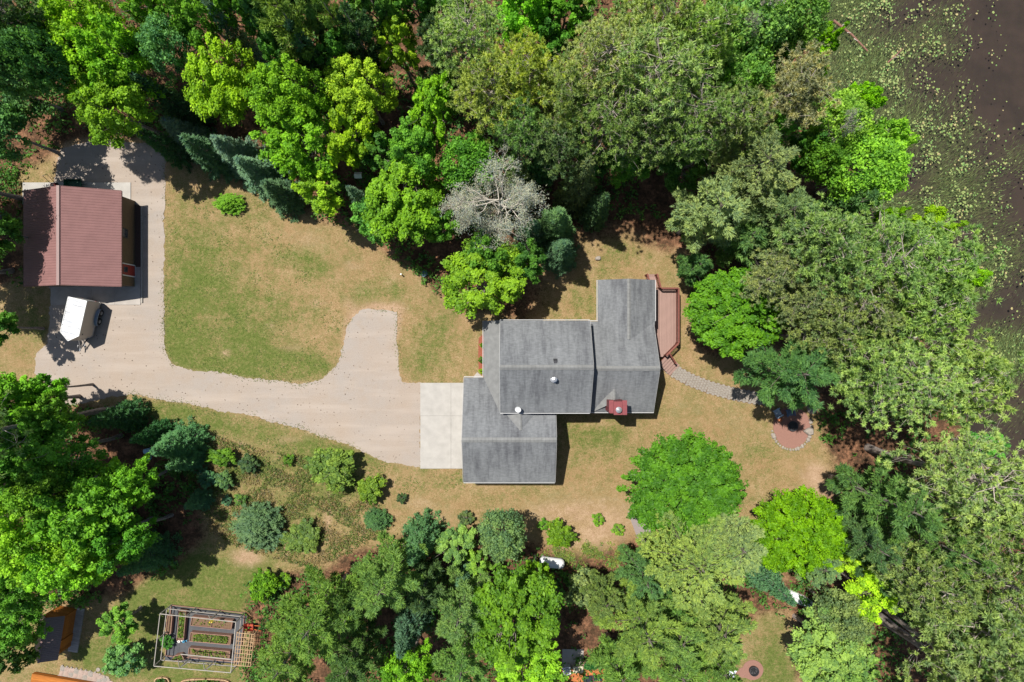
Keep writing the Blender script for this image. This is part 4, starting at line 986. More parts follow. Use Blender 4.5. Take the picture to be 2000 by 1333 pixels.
# ------------------------------------------------------------------ trees: prototypes
def unit(a): return a / (np.linalg.norm(a, axis=-1, keepdims=True) + 1e-9)
def slivers(base, d, rng, L, w):
    """thin triangles from base along d"""
    d = unit(d); s = unit(np.cross(d, np.array([0, 0, 1.0]) + rng.normal(size=d.shape) * .55))
    L = np.asarray(L).reshape(-1, 1) if np.ndim(L) else L
    return np.stack([base - s * w * .5, base + s * w * .5, base + d * L], 1)
def tubes(name, paths, mat, n=5):
    m = MB()
    for pts, rads in paths: m.tube(pts, rads, n, False)
    return m.mesh(name, mat, True)
def trunk_path(rng, h, r0, r1, k=7, wob=.06):
    off = np.zeros(2); out = []
    for i in range(k):
        t = i / (k - 1); out.append((off[0], off[1], h * t)); off = off + rng.normal(size=2) * wob
    out[0] = (0, 0, -.15)
    rr_ = [r0 * (1.35 if i == 0 else 1) * (1 - i / (k - 1)) + r1 * i / (k - 1) for i in range(k)]
    return out, rr_
M_BOUGH = mat_bark('dark bough bark', (.05, .045, .03), (.12, .10, .075))
PROTO = {}
def reg(cls, R, H, zf, crown, trunk, branches): PROTO.setdefault(cls, []).append(dict(R=R, H=H, zf=zf, crown=crown, trunk=trunk, br=branches))

def broadleaf(cls, seed, R, H, leaf, nb, lpb, low=-.35, rbf=.17, upw=.5, lobes=10, lobed=.32, stretch=1.5, rzf=1.0, shoots=.0):
    rng = np.random.default_rng(seed)
    Rz = min(.46 * H, R * rzf); zc = H - Rz
    ld = unit(rng.normal(size=(lobes, 3))); ld[:, 2] = np.abs(ld[:, 2]) * 1.1 - .25; ld = unit(ld); lw = rng.uniform(.55, 1, lobes)
    d = unit(rng.normal(size=(nb * 3, 3))); d = d[d[:, 2] > low][:nb]; nb = len(d)
    ang = np.arccos(np.clip(d @ ld.T, -1, 1)); lob = (np.exp(-(ang / .42) ** 2) * lw).max(1)
    rad = (1 - lobed) + lobed * lob + rng.normal(size=nb) * .055
    inner = rng.random(nb) < .28; rad = np.where(inner, rad * rng.uniform(.4, .85, nb), rad); shoot = (~inner) & (rng.random(nb) < shoots); rad = np.where(shoot, rad + rng.uniform(.06, .24, nb), rad)
    bp = d * rad[:, None] * np.array([R * .93, R * .93, Rz]) + np.array([0, 0, zc])
    rb = R * rbf * rng.uniform(.7, 1.35, nb) * np.where(shoot, .62, 1)
    m = nb * lpb; bi = np.repeat(np.arange(nb), lpb)
    o = unit(rng.normal(size=(m, 3)) + d[bi] * .9 + np.array([0, 0, .55]))
    rr2 = rng.random(m) ** .45
    out = d[bi].copy(); out[:, 2] *= .3
    p = bp[bi] + o * (rb[bi] * rr2)[:, None] + out * ((rng.random(m) - .35) * rb[bi] * (stretch - 1) * 1.6)[:, None]
    nrm = unit(o * .5 + np.array([0, 0, upw]) + rng.normal(size=(m, 3)) * .48)
    sz = leaf * (.45 + 1.05 * rng.random(m) ** 1.3)
    tint = np.clip(.5 + (rng.random(nb)[bi] - .5) * .8 + (rng.random(m) - .5) * .6, 0, 1)
    crown = poly_mesh('crown', leaf_arrays(p, nrm, rng.normal(size=(m, 3)), sz, sz * .62), tint, M_LEAF)
    tp, tr_ = trunk_path(rng, zc + Rz * .3, .035 * R + .06, .02 * R, wob=.03 * R)
    paths = []
    for k in range(lobes):
        t = rng.uniform(.55, .95); b = np.array(tp[min(6, int(t * 6))]); e = ld[k] * np.array([R, R, Rz]) * .8 * lw[k] + np.array([0, 0, zc]); md = (b + e) / 2 + rng.normal(size=3) * .08 * R
        paths.append(([b, md, e], [.018 * R + .02, .012 * R + .01, .006]))
        for j in range(3):
            e2 = e + rng.normal(size=3) * .22 * R; paths.append(([md, (md + e2) / 2 + rng.normal(size=3) * .05 * R, e2], [.009 * R + .008, .006 * R, .004]))
    reg(cls, R, H, zc / H, crown, tubes('trunk', [(tp, tr_)], M_BARK, 7), tubes('branches', paths, M_BARK, 4))

def white_pine(cls, seed, R, H, whorls=15, nbr=5, tw=34, lo=.28, L=.27, w=.085, flat=.55, warm_=.155):
    rng = np.random.default_rng(seed); P = []; T = []; paths = []
    tp, tr_ = trunk_path(rng, H * .98, .03 * R + .1, .03, 9, .05)
    for k in range(whorls):
        t = k / (whorls - 1); z = H * (lo + (.97 - lo) * t); a0 = rng.random() * 6.28
        n = nbr if t < .85 else 4
        for j in range(n):
            a = a0 + 6.283 * j / n + rng.normal() * .22
            prof = min(1.0, (1 - t) ** flat * 1.02 + .10) * (min(1, .62 + 1.4 * t))
            ln = R * prof * rng.uniform(.72, 1.08)
            dirv = np.array([math.cos(a), math.sin(a), 0]); lat = np.array([-math.sin(a), math.cos(a), 0])
            up = .12 + .30 * t
            sag = rng.uniform(-.05, .1)
            pos = lambda s: dirv * ln * s + np.array([0, 0, z]) + np.array([0, 0, 1.0]) * (up * ln * s * s - sag * ln * s)
            paths.append(([pos(0), pos(.5), pos(.93)], [.022 * ln * .5 + .012, .012 * ln * .5 + .008, .005]))
            nt_ = max(6, int(ln * tw)); s = rng.random(nt_) ** .62 * .93 + .07
            wd = ln * warm_ * np.sin(np.pi * np.clip(s * .8 + .14, 0, 1)) + .12
            off = rng.uniform(-1, 1, nt_); bt = rng.random()
            b = np.stack([pos(x) for x in s]) + lat * (off * wd)[:, None] + np.array([0, 0, 1]) * (rng.normal(size=nt_) * .07 - .10 * np.abs(off) * wd)[:, None]
            q = 7; bb = np.repeat(b, q, 0) + rng.normal(size=(nt_ * q, 3)) * .05
            dd = dirv * .8 + lat * (np.repeat(off, q) * .75)[:, None] + np.array([0, 0, .42]) + rng.normal(size=(nt_ * q, 3)) * .5
            P.append(slivers(bb, dd, rng, L * rng.uniform(.7, 1.3, nt_ * q), w))
            T.append(np.clip(.45 + (bt - .5) * .3 + (np.repeat(rng.random(nt_), q) - .5) * .5 + (rng.random(nt_ * q) - .5) * .4, 0, 1))
    crown = poly_mesh('crown', np.concatenate(P), np.concatenate(T), M_LEAF)
    reg(cls, R, H, .66, crown, tubes('trunk', [(tp, tr_)], M_BARK, 7), tubes('branches', paths, M_BOUGH, 4))

def red_pine(cls, seed, R, H, nbr=80, sub=6, dens=1.0, needles=34, Rz=None, L=.27, w=.085):
    rng = np.random.default_rng(seed); Rz = Rz or .30 * H; zc = H - Rz
    tp, tr_ = trunk_path(rng, H * .93, .05 * R + .1, .05, 9, .05); tpA = np.array(tp)
    d = unit(rng.normal(size=(nbr * 3, 3))); d = d[d[:, 2] > -.55][:nbr]; paths = []; C = []; O = []
    lob = 1 + .13 * np.sin(d @ rng.normal(size=3) * 4 + 1) + .09 * rng.normal(size=len(d))
    for i in range(len(d)):
        f = (rng.uniform(.85, 1.0) if rng.random() < .72 else rng.uniform(.45, .8)) * lob[i]
        e = d[i] * np.array([R, R, Rz]) * f * .92 + np.array([0, 0, zc])
        zb = np.clip(e[2] - rng.uniform(.1, .35) * np.hypot(e[0], e[1]) - .3, H * .3, H * .9)
        b = np.array([np.interp(zb, tpA[:, 2], tpA[:, 0]), np.interp(zb, tpA[:, 2], tpA[:, 1]), zb])
        md = (b + e) / 2 + rng.normal(size=3) * .12 * R * .5 - np.array([0, 0, .12])
        paths.append(([b, md, e], [.045, .026, .012]))
        for j in range(sub):
            st = md if rng.random() < .35 else e
            e2 = (e if rng.random() < .75 else md) + rng.normal(size=3) * np.array([.62, .62, .34]) * (R / 4.5) ** .5 + np.array([0, 0, .12])
            paths.append(([st, (st + e2) / 2 + rng.normal(size=3) * .09 - np.array([0, 0, .07]), e2], [.014, .011, .007])); C.append(e2); O.append(d[i])
            if rng.random() < .62 * dens:
                C.append(e2 + rng.normal(size=3) * np.array([.34, .34, .16])); O.append(d[i])
        C.append(e); O.append(d[i])
    C = np.array(C); O = np.array(O); n = len(C)
    bb = np.repeat(C, needles, 0); dd = rng.normal(size=(n * needles, 3)) * .75 + np.array([0, 0, .55]) + np.repeat(O, needles, 0) * .45
    P = slivers(bb, dd, rng, L * rng.uniform(.75, 1.25, n * needles) * np.repeat(rng.uniform(.8, 1.25, n), needles), w)
    T = np.clip(.5 + (np.repeat(rng.random(n), needles) - .5) * .6 + (rng.random(n * needles) - .5) * .45, 0, 1)
    reg(cls, R, H, zc / H, poly_mesh('crown', P, T, M_LEAF), tubes('trunk', [(tp, tr_)], M_BARK, 7), tubes('branches', paths, M_TWIG, 3))

def spruce(cls, seed, R, H, step=.34, nbr=9, dens=22, L=.2, w=.085, droop=.28):
    rng = np.random.default_rng(seed); P = []; T = []; paths = []
    z = H * .05
    while z < H * .985:
        t = z / H; r = R * (1 - t) ** .88 * rng.uniform(.86, 1.08) + .06; n = max(4, int(nbr * (.5 + .5 * (1 - t)))); a0 = rng.random() * 6.28
        for j in range(n):
            a = a0 + 6.283 * j / n + rng.normal() * .15; ln = r * rng.uniform(.8, 1.12)
            dv = np.array([math.cos(a), math.sin(a), 0]); lat = np.array([-math.sin(a), math.cos(a), 0])
            m = max(8, int(ln * dens)); s = rng.random(m) ** .6; off = rng.uniform(-1, 1, m); wd = ln * .3 * (1 - s) + .09
            b = dv * (ln * s)[:, None] + lat * (off * wd)[:, None] + np.stack([0 * s, 0 * s, z - droop * ln * s + .09 * ln * s * s + rng.normal(size=m) * .04], 1)
            q = 3; bb = np.repeat(b, q, 0)
            dd = dv * .8 + lat * (np.repeat(off, q) * .7)[:, None] + np.array([0, 0, .18]) + rng.normal(size=(m * q, 3)) * .42
            P.append(slivers(bb, dd, rng, L * rng.uniform(.7, 1.3, m * q), w)); bt = rng.random()
            T.append(np.clip(.5 + (bt - .5) * .45 + (rng.random(m * q) - .5) * .5 + (np.repeat(s, q) - .5) * .25, 0, 1))
            if ln > .7: paths.append(([(0, 0, z), tuple(dv * ln * .85 + np.array([0, 0, z - droop * ln * .8]))], [.018, .005]))
        z += step * rng.uniform(.75, 1.2)
    tp, tr_ = trunk_path(rng, H, .035 * R + .05, .01, 6, .01)
    reg(cls, R, H, .42, poly_mesh('crown', np.concatenate(P), np.concatenate(T), M_LEAF), tubes('trunk', [(tp, tr_)], M_BARK, 7), tubes('branches', paths, M_BARK, 3) if paths else None)

def dead(cls, seed, R, H, depth=5, mat=None):
    rng = np.random.default_rng(seed); paths = []
    def grow(p, d, L, r, k):
        e = p + d * L; md = (p + e) / 2 + rng.normal(size=3) * L * .09
        paths.append(([p, md, e], [r, r * .85, r * .62]))
        if k == 0: return
        for _ in range(3 if k > 1 else 4):
            nd = unit(d + rng.normal(size=3) * .62 + np.array([0, 0, .03])); grow(e if rng.random() < .6 else md, nd, L * rng.uniform(.55, .8), r * .56, k - 1)
    zc = H * .5
    tp, tr_ = trunk_path(rng, H * .9, .04 * R + .06, .04, 8, .05)
    for k in range(20):
        z = H * rng.uniform(.42, .9); a = k * 2.4; d = unit(np.array([math.cos(a), math.sin(a), rng.uniform(.15, .8)]))
        grow(np.array([0, 0, z]), d, R * .40 * rng.uniform(.8, 1.15), .06, depth - 1)
    E = np.array([p[0][-1] for p in paths if p[1][0] < .012]); E = E[rng.random(len(E)) < .8]; E = np.repeat(E, 7, 0) + rng.normal(size=(len(E) * 7, 3)) * .13
    fz = poly_mesh('crown', slivers(E, rng.normal(size=E.shape) + np.array([0, 0, .4]), rng, .15, .038), rng.random(len(E)), M_LEAF)
    reg(cls, R, H, .72, fz, tubes('trunk', [(tp, tr_)], mat or M_DEAD, 7), tubes('branches', paths, mat or M_DEAD, 3))

# maples: three sizes; alder / birch with fine leaves; shrubs
for s, (R, H, nb, lpb, lf) in enumerate([(4.6, 15, 190, 84, .20), (4.2, 13, 180, 80, .20), (3.1, 11, 130, 84, .185), (2.9, 10, 120, 84, .185), (1.7, 6, 62, 84, .16)]):
    broadleaf('maple', 100 + s, R, H, lf * .54, nb, int(lpb * 2.5), lobed=.46, stretch=1.9, rzf=1.3, shoots=.2, rbf=.15)
broadleaf('dome', 140, 4.4, 9.5, .115, 460, 120, low=-.1, rbf=.105, upw=.75, lobes=22, lobed=.16, stretch=2.1, rzf=.85, shoots=.12)
broadleaf('dome', 141, 3.6, 9.5, .105, 380, 120, low=-.1, rbf=.11, upw=.75, lobes=20, lobed=.16, stretch=2.0, rzf=.9)
for s, (R, H, nb, lpb) in enumerate([(3.6, 13, 170, 130), (2.6, 9, 120, 130), (1.5, 4, 60, 120)]):
    broadleaf('fine', 120 + s, R, H, .105, nb, lpb, rbf=.23, upw=.2, lobed=.22)
broadleaf('shrub', 130, 1.1, 1.7, .10, 60, 90, low=-.1, rbf=.19, lobed=.5, shoots=.3, stretch=2)
broadleaf('shrub', 131, 1.6, 2.4, .115, 80, 100, low=-.1, rbf=.18, lobed=.5, upw=.3, shoots=.3, stretch=2)
broadleaf('shrub', 132, .5, .8, .06, 30, 60, low=-.1, rbf=.24, lobed=.35, shoots=.2)
for s, (R, H, wh) in enumerate([(4.8, 18, 7), (4.0, 15, 6), (2.9, 11, 6), (1.7, 7, 6)]): white_pine('wpine', 200 + s, R, H, wh)
white_pine('plume', 210, 4.6, 14, 8, 6, 28, lo=.35, L=.24, w=.1, flat=.42, warm_=.2); white_pine('plume', 211, 3.2, 12, 7, 6, 28, lo=.35, L=.24, w=.1, flat=.45, warm_=.2)
for s, (R, H, nbr) in enumerate([(5.0, 20, 120), (4.4, 19, 105), (3.4, 16, 80), (2.4, 13, 56)]): red_pine('rpine', 300 + s, R, H, nbr)
for s, (R, H) in enumerate([(2.4, 12), (1.9, 9), (1.4, 5.5), (.75, 2.2)]): spruce('spruce', 400 + s, R, H, step=.2 + .012 * H)
spruce('juniper', 420, 1.6, 3.0, step=.16, nbr=13, dens=34, L=.17, w=.08, droop=-.25)
dead('dead', 500, 3.4, 13); dead('dead', 501, 1.8, 9, 4)

# ------------------------------------------------------------------ trees: placement
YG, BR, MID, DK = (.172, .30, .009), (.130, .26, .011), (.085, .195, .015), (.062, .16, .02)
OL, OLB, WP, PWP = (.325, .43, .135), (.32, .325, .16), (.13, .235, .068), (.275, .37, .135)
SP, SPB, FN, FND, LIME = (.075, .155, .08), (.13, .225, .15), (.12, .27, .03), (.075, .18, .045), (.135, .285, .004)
GRP = {'maple': 'broadleaf trees of the wood', 'dome': 'broadleaf trees in the yard', 'fine': 'fine leaved trees of the wood', 'shrub': 'bushes on the grass', 'wpine': 'white pines',
       'plume': 'white pines', 'rpine': 'red pines', 'spruce': 'spruces', 'juniper': 'bushes on the grass', 'dead': 'bare dead trees'}
NAME = {'maple': 'maple_tree', 'dome': 'maple_tree', 'fine': 'alder_tree', 'shrub': 'bush', 'wpine': 'white_pine_tree', 'plume': 'white_pine_tree', 'rpine': 'red_pine_tree', 'spruce': 'spruce_tree', 'juniper': 'bush', 'dead': 'dead_tree'}
rngT = random.Random(77)
def tree(cls, px, py, r, h, col, label, ry=None, zf=None, v=None):
    L = PROTO[cls]; z0 = zf or .62
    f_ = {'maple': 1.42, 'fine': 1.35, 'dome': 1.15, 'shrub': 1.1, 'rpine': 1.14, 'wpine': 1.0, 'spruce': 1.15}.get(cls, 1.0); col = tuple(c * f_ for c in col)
    if cls == 'rpine' and px > 1590 and 420 < py < 830: r *= .9; px -= 22
    rw = r * PX * (H_CAM - z0 * h) / H_CAM
    order = sorted(range(len(L)), key=lambda i: abs(math.log(L[i]['R'] / rw)))
    p = L[order[0]]
    if len(order) > 1 and abs(math.log(L[order[1]]['R'] / rw)) < .28 and rngT.random() < .45: p = L[order[1]]
    if v is not None: p = L[v]
    zc = p['zf'] * h
    base = U(px, py, zc); base.z = 0
    d = (base.x / PX + 1000 - shore_x(666.5 - base.y / PX)) * PX
    if d > 0: base.z = -min(.95, d * .8 * .42)
    rw = r * PX * (H_CAM - zc) / H_CAM
    cat = 'bush' if NAME[cls] == 'bush' else 'tree'
    t = thing(NAME[cls], label, cat, base, rngT.random() * 6.28, GRP[cls])
    s = rw / p['R']; t.scale = (s, s * ((ry or r) / r), h / p['H'])
    if ry: t.rotation_euler = (0, 0, rngT.choice([0, math.pi]))
    for nm, k in (('trunk', 'trunk'), ('branches', 'br'), ('crown', 'crown')):
        if p[k] is None: continue
        o = bpy.data.objects.new(nm, p[k]); COL.objects.link(o); o.parent = t
        if nm == 'branches': o['kind'] = 'stuff'
        if nm == 'crown':
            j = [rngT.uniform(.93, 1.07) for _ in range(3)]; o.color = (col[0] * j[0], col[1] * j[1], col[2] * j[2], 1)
    return t
T = [
 # --- upper left wood
 ('maple',170,85,104,15,YG,'large bright yellow green maple in the upper left corner of the wood'),
 ('maple',232,212,80,13,BR,'bright green maple reaching over the gravel north of the metal shed'),
 ('maple',250,130,70,14,BR,'leafy green maple between the yellow green corner maple and the round grey green tree'),
 ('fine',28,168,74,8,FND,'dark feathery tree with pale twigs above the metal shed'),
 ('fine',25,120,60,16,FND,'dark feathery tree at the left edge beside the corner maple'),
 ('fine',-5,250,60,10,FND,'dark feathery tree at the left edge close above the metal shed'),
 ('rpine',22,35,62,18,(0.111,0.207,0.060),'dark pine in the very corner at the upper left'),
 ('fine',338,100,50,11,(.095,.223,.068),'round soft grey green tree right of the corner maple'),
 ('maple',445,165,62,12,YG,'tall oval yellow green maple above the row of blue spruces',92),
 ('maple',395,22,72,14,MID,'mid green maple at the top edge above the oval yellow green maple'),
 ('maple',300,15,48,13,(.113,.253,.020),'small green maple at the top edge between two dark gaps'),
 ('spruce',478,88,34,13,SPB,'slender blue green spruce rising between the oval maple and the top edge'),
 ('spruce',365,265,40,7,SPB,'first blue green spruce of the row, farthest up the lawn edge'),
 ('spruce',408,300,44,8,SP,'second dark spruce of the row along the lawn edge'),
 ('spruce',462,300,49,8,SPB,'tall blue green spruce in the middle of the row along the lawn edge'),
 ('spruce',505,338,47,8,SPB,'blue spruce with a long shadowed side near the end of the row'),
 ('spruce',548,378,42,7,SP,'last spruce of the row beside the small yellow green maple'),
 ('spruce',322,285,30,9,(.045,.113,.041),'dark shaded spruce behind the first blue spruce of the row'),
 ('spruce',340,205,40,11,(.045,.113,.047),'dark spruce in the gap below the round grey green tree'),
 ('juniper',448,397,33,1.6,(.165,.389,.027),'low spreading bright green juniper at the top corner of the lawn',21),
 # --- upper middle wood
 ('wpine',570,55,58,18,(.215,.324,.058),'pale green pine with long shaggy boughs at the top edge'),
 ('wpine',652,40,36,17,(.182,.292,.058),'narrow pale pine with drooping boughs near the top edge'),
 ('fine',535,50,38,15,FND,'soft green tree tucked left of the shaggy pale pine'),
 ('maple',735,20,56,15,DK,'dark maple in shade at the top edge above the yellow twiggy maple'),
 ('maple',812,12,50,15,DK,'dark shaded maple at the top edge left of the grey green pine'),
 ('maple',778,92,52,12,(.214,.332,.016),'yellow green maple with bare dark twigs on its left side'),
 ('maple',712,180,64,12,(.239,.345,.020),'loose yellow green maple in the middle of the upper wood'),
 ('maple',578,195,72,14,BR,'big bright green maple, upper one of the pair beside the oval maple'),
 ('maple',590,278,80,12,BR,'big bright green maple bordering the last spruces of the row'),
 ('maple',690,268,56,11,YG,'yellowest maple between the big bright maples and the drooping one',66),
 ('maple',850,215,52,13,BR,'clear green maple in the middle of the wood left of the olive pines',70),
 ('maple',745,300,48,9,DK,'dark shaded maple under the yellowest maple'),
 ('rpine',915,80,76,17,OL,'grey olive pine near the top edge left of the bright corner maple'),
 ('maple',1020,40,66,14,(.151,.345,.019),'bright green maple at the top edge in the centre'),
 ('maple',1105,45,58,14,MID,'darker green maple at the top edge right of the bright centre one'),
 ('rpine',960,190,66,16,(0.315,0.415,0.089),'yellowish pine left of the wide olive pines'),
 ('rpine',1030,165,62,17,(0.369,0.435,0.068),'most yellow pine in the centre of the upper wood'),
 ('rpine',1015,260,52,15,(0.185,0.290,0.089),'open grey pine with a visible dark trunk above the dead tree'),
 ('rpine',1175,140,84,19,OL,'wide olive pine nearest the dark gap at the top edge'),
 ('rpine',1270,165,92,20,OL,'widest olive pine with visible forked limbs in the upper centre'),
 ('rpine',1350,95,70,19,(0.240,0.395,0.081),'olive pine at the top right of the pine cluster'),
 ('rpine',1180,245,80,17,(0.213,0.321,0.083),'dark olive pine at the lower left of the pine cluster'),
 ('rpine',1345,235,78,18,(0.221,0.331,0.089),'dark olive pine at the lower right of the pine cluster'),
 ('maple',1240,305,66,10,(.076,.199,.016),'green maple growing in shade under the olive pine cluster'),
 ('maple',1150,330,40,8,DK,'dark sapling in the shade between pines and dark spruce'),
 ('fine',1440,60,76,15,(.156,.292,.061),'soft green birch at the top edge with pale bare branches'),
 ('fine',1530,50,62,14,(.122,.251,.041),'soft green birch at the top edge next to the pond'),
 ('fine',1440,170,62,13,(.135,.265,.041),'soft green birch beside the wide olive pines'),
 ('dead',1475,22,44,17,(.40,.38,.34),'bare white branched tree at the top edge among soft birches'),
 ('dead',1450,80,30,16,(.40,.38,.34),'bare pale snag arching over the soft birches'),
 ('maple',1600,92,28,10,LIME,'small lime green tree at the pond edge near the top'),
 ('maple',1582,132,28,9,(.202,.399,.014),'small green tree just below the lime one at the pond edge'),
 ('rpine',1540,190,66,16,OLB,'browning pine with reddish needles beside the pond'),
 ('maple',1672,202,38,10,LIME,'bright lime maple leaning over the lily pads'),
 ('fine',1625,245,58,11,(.189,.335,.041),'soft pale green alder below the lime maple'),
 ('fine',1685,335,68,11,(.162,.328,.027),'big round bright alder bulging over the pond'),
 ('fine',1715,280,40,9,(.176,.348,.027),'bright alder above the big round one at the shore'),
 ('fine',1600,310,50,10,MID,'mid green alder left of the big round alder'),
 ('dead',1635,255,26,14,(.40,.38,.34),'small bare white snag among the shore alders'),
 ('maple',1560,300,40,10,DK,'dark leafy tree between the shore alders and the pale pine'),
 ('plume',1470,335,96,15,PWP,'large pale grey green pine right of centre'),
 ('plume',1385,415,84,14,PWP,'pale grey green pine spreading over the path north of the deck'),
 ('plume',1520,425,74,14,(.202,.299,.099),'pale grey green pine on the right of the pale pair'),
 ('wpine',1455,470,52,10,(.149,.259,.069),'lower pine boughs below the pale grey green pair'),
 ('wpine',1660,400,44,11,WP,'dark green small pine between alder and the shoreline pines'),
 ('maple',1730,428,25,8,LIME,'tiny lime tree at the shore right of the small pine'),
 ('maple',1795,455,42,12,YG,'yellow green tree at the shore under the top shoreline pine'),
 ('wpine',1360,520,34,8,(.116,.211,.058),'small pine beside the deck with a bare pale twig'),
 # --- centre wood edge
 ('maple',795,395,78,11,BR,'bright green maple hanging over the top corner of the lawn',92),
 ('maple',812,305,58,12,(.108,.266,.024),'green maple above the bright one at the lawn corner'),
 ('fine',915,322,58,10,(.088,.209,.020),'round fine leaved dark green tree left of the grey dead tree'),
 ('fine',735,425,46,8,(.088,.223,.041),'fine leaved green tree at the lawn edge, left of the bright maple'),
 ('maple',628,375,52,9,(.189,.332,.016),'small yellow green maple at the end of the spruce row'),
 ('spruce',705,390,26,8,SPB,'thin blue spruce between two maples at the lawn edge'),
 ('maple',945,548,90,9,BR,'broad bright maple shading the north west corner of the house',80),
 ('fine',950,500,44,9,(.081,.195,.027),'fine leaved tree growing out behind the broad bright maple'),
 ('dead',975,400,92,13,(.37,.41,.31),'large grey leafless tree in the middle above the house'),
 ('dead',895,412,38,9,(.30,.27,.20),'small brown leafless tree beside the grey one'),
 ('spruce',900,375,24,9,(.135,.194,.095),'thin grey green spruce left of the grey leafless tree'),
 ('spruce',1085,440,52,11,(.112,.194,.074),'twin topped dark spruce right of the grey leafless tree'),
 ('spruce',1095,492,46,9,SP,'dark spruce shading the grass north of the house'),
 ('spruce',1130,365,44,14,(.135,.186,.074),'tall pointed grey green spruce with its tip near the red earth'),
 ('spruce',1165,410,34,10,(.075,.146,.061),'dark spruce right of the tall pointed one'),
 ('wpine',1060,328,34,9,(.099,.243,.069),'small blue green pine left of the tall pointed spruce'),
 ('maple',1030,510,44,9,DK,'dark maple behind the broad bright one near the house'),
 ('wpine',1010,350,40,9,(.165,.243,.081),'grey green young pine behind the leafless tree'),
 # --- right shore pines
 ('rpine',1620,480,78,17,(0.231,0.321,0.100),'dull brown olive pine at the left of the shoreline pines'),
 ('rpine',1725,520,104,19,(0.250,0.342,0.100),'broad shoreline pine with bare pale limbs in its middle'),
 ('rpine',1805,522,86,18,(0.259,0.374,0.100),'shoreline pine nearest the lily pads'),
 ('rpine',1680,600,84,17,(0.240,0.321,0.100),'shoreline pine with tangled pale twigs, left of the dock'),
 ('rpine',1795,605,88,18,(0.250,0.374,0.089),'shoreline pine just above the hidden dock'),
 ('rpine',1790,745,112,18,OL,'wide shoreline pine between dock and red patio'),
 ('rpine',1862,738,86,18,(0.259,0.395,0.089),'shoreline pine reaching farthest over the dark water'),
 ('rpine',1700,715,76,16,(0.240,0.352,0.100),'shoreline pine right behind the dark green pine'),
 ('maple',1898,542,36,7,LIME,'lime tree poking out over the water beyond the pines'),
 ('wpine',1545,730,94,14,(.099,.219,.058),'dark green layered pine above the red fire pit patio'),
 ('wpine',1610,690,56,12,(.099,.203,.052),'dark green pine behind the layered one over the patio'),
 ('dome',1435,610,92,8,(.098,.235,.01),'round bright maple east of the deck',80),
 ('rpine',1500,545,48,13,(0.277,0.311,0.119),'brownish pine between the round maple and the pale pines'),
 ('rpine',1560,590,44,13,(0.259,0.311,0.119),'brownish thin pine right of the round maple'),
 # --- lower right
 ('wpine',1745,985,96,15,(.123,.251,.058),'green pine with a bare trunk foot at the dirt clearing'),
 ('wpine',1830,1060,92,17,(.132,.259,.058),'large green pine in the middle of the lower right'),
 ('wpine',1690,1060,60,13,(.108,.211,.063),'blue green pine beside the lime trees'),
 ('wpine',1760,1120,60,14,(.099,.211,.063),'blue green pine below the large green one'),
 ('rpine',1880,930,104,18,OL,'shoreline pine below the dark bay of water'),
 ('rpine',1955,1010,96,18,(0.250,0.352,0.089),'olive pine at the right edge below the water'),
 ('rpine',1940,1120,100,19,(0.221,0.321,0.089),'olive pine at the right edge in the lower corner'),
 ('rpine',1872,1195,84,18,(0.240,0.331,0.100),'olive pine with pale dead twigs above the leaning trunk'),
 ('rpine',1950,1250,92,19,(0.221,0.331,0.089),'olive pine in the bottom right corner'),
 ('maple',1920,870,34,7,(.101,.266,.041),'small green tree at the shore below the dark bay'),
 ('dome',1553,1035,84,9,LIME,'bright lime green maple at the lower edge of the clearing',76),
 ('maple',1690,1150,56,9,(.265,.412,.016),'yellow green sapling below the green pines'),
 ('maple',1640,1085,34,8,(.239,.385,.020),'yellow green sapling between the lime maple and pine'),
 ('maple',1610,1260,84,9,(.158,.246,.054),'pale leafed broad tree at the lower right beside the grass'),
 ('maple',1662,1306,54,9,(.126,.219,.047),'pale leafed tree at the bottom edge right of the grass strip'),
 ('fine',1640,1200,52,8,(.135,.181,.061),'brownish green bush tree above the pale leafed one'),
 ('plume',1590,1100,50,9,(.202,.283,.111),'blue grey soft pine under the lime maple'),
 ('spruce',1508,1140,32,8,(.090,.194,.101),'blue green spruce left of the white canoe'),
 # --- lower middle
 ('dome',1333,945,104,9,(.075,.185,.012),'large round saturated green maple standing on the lawn south east of the house',92),
 ('plume',1350,1095,112,13,(.252,.370,.083),'pale smooth pine below the large round maple'),
 ('plume',1430,1060,74,12,(.252,.354,.111),'pale pine at the right below the large round maple'),
 ('wpine',1255,1125,60,11,(.116,.235,.069),'darker blue green pine at the end of the grey path'),
 ('fine',1315,1165,36,9,(.088,.195,.041),'small dark leafy tree among the pale pines'),
 ('wpine',1255,1225,104,14,(.194,.322,.056),'wide pale pine right of the big leafy maple at the bottom'),
 ('plume',1395,1210,84,13,(.227,.322,.066),'pale pine left of the spruce and the white canoe'),
 ('wpine',1320,1300,88,13,(.168,.299,.050),'pale pine at the bottom edge left of the fire ring'),
 ('plume',1400,1290,56,11,(.168,.283,.050),'small pale pine whose boughs touch the fire ring pad'),
 ('wpine',1210,1310,54,10,(.185,.299,.056),'pale pine at the bottom edge right of the orange terrace'),
 ('maple',1005,1195,92,13,(.093,.175,.012),'big leafy bright maple at the bottom right of the wood edge',106),
 ('maple',1030,1300,76,11,(.164,.339,.019),'bright maple at the bottom edge beside the orange terrace'),
 ('wpine',900,1190,72,13,(.174,.308,.075),'pale green pine left of the big leafy maple'),
 ('wpine',905,1290,68,12,(.165,.292,.063),'pale green pine at the bottom edge left of the bright maple'),
 ('wpine',755,1135,86,14,(.165,.267,.058),'star shaped pine with dark gaps in its crown'),
 ('wpine',620,1210,92,14,(.157,.292,.046),'large pine right of the vegetable garden'),
 ('wpine',560,1290,80,12,(.165,.308,.052),'pine at the bottom edge beside the lattice arbour'),
 ('wpine',690,1290,70,11,(.099,.194,.040),'dark pine at the bottom edge between two paler pines'),
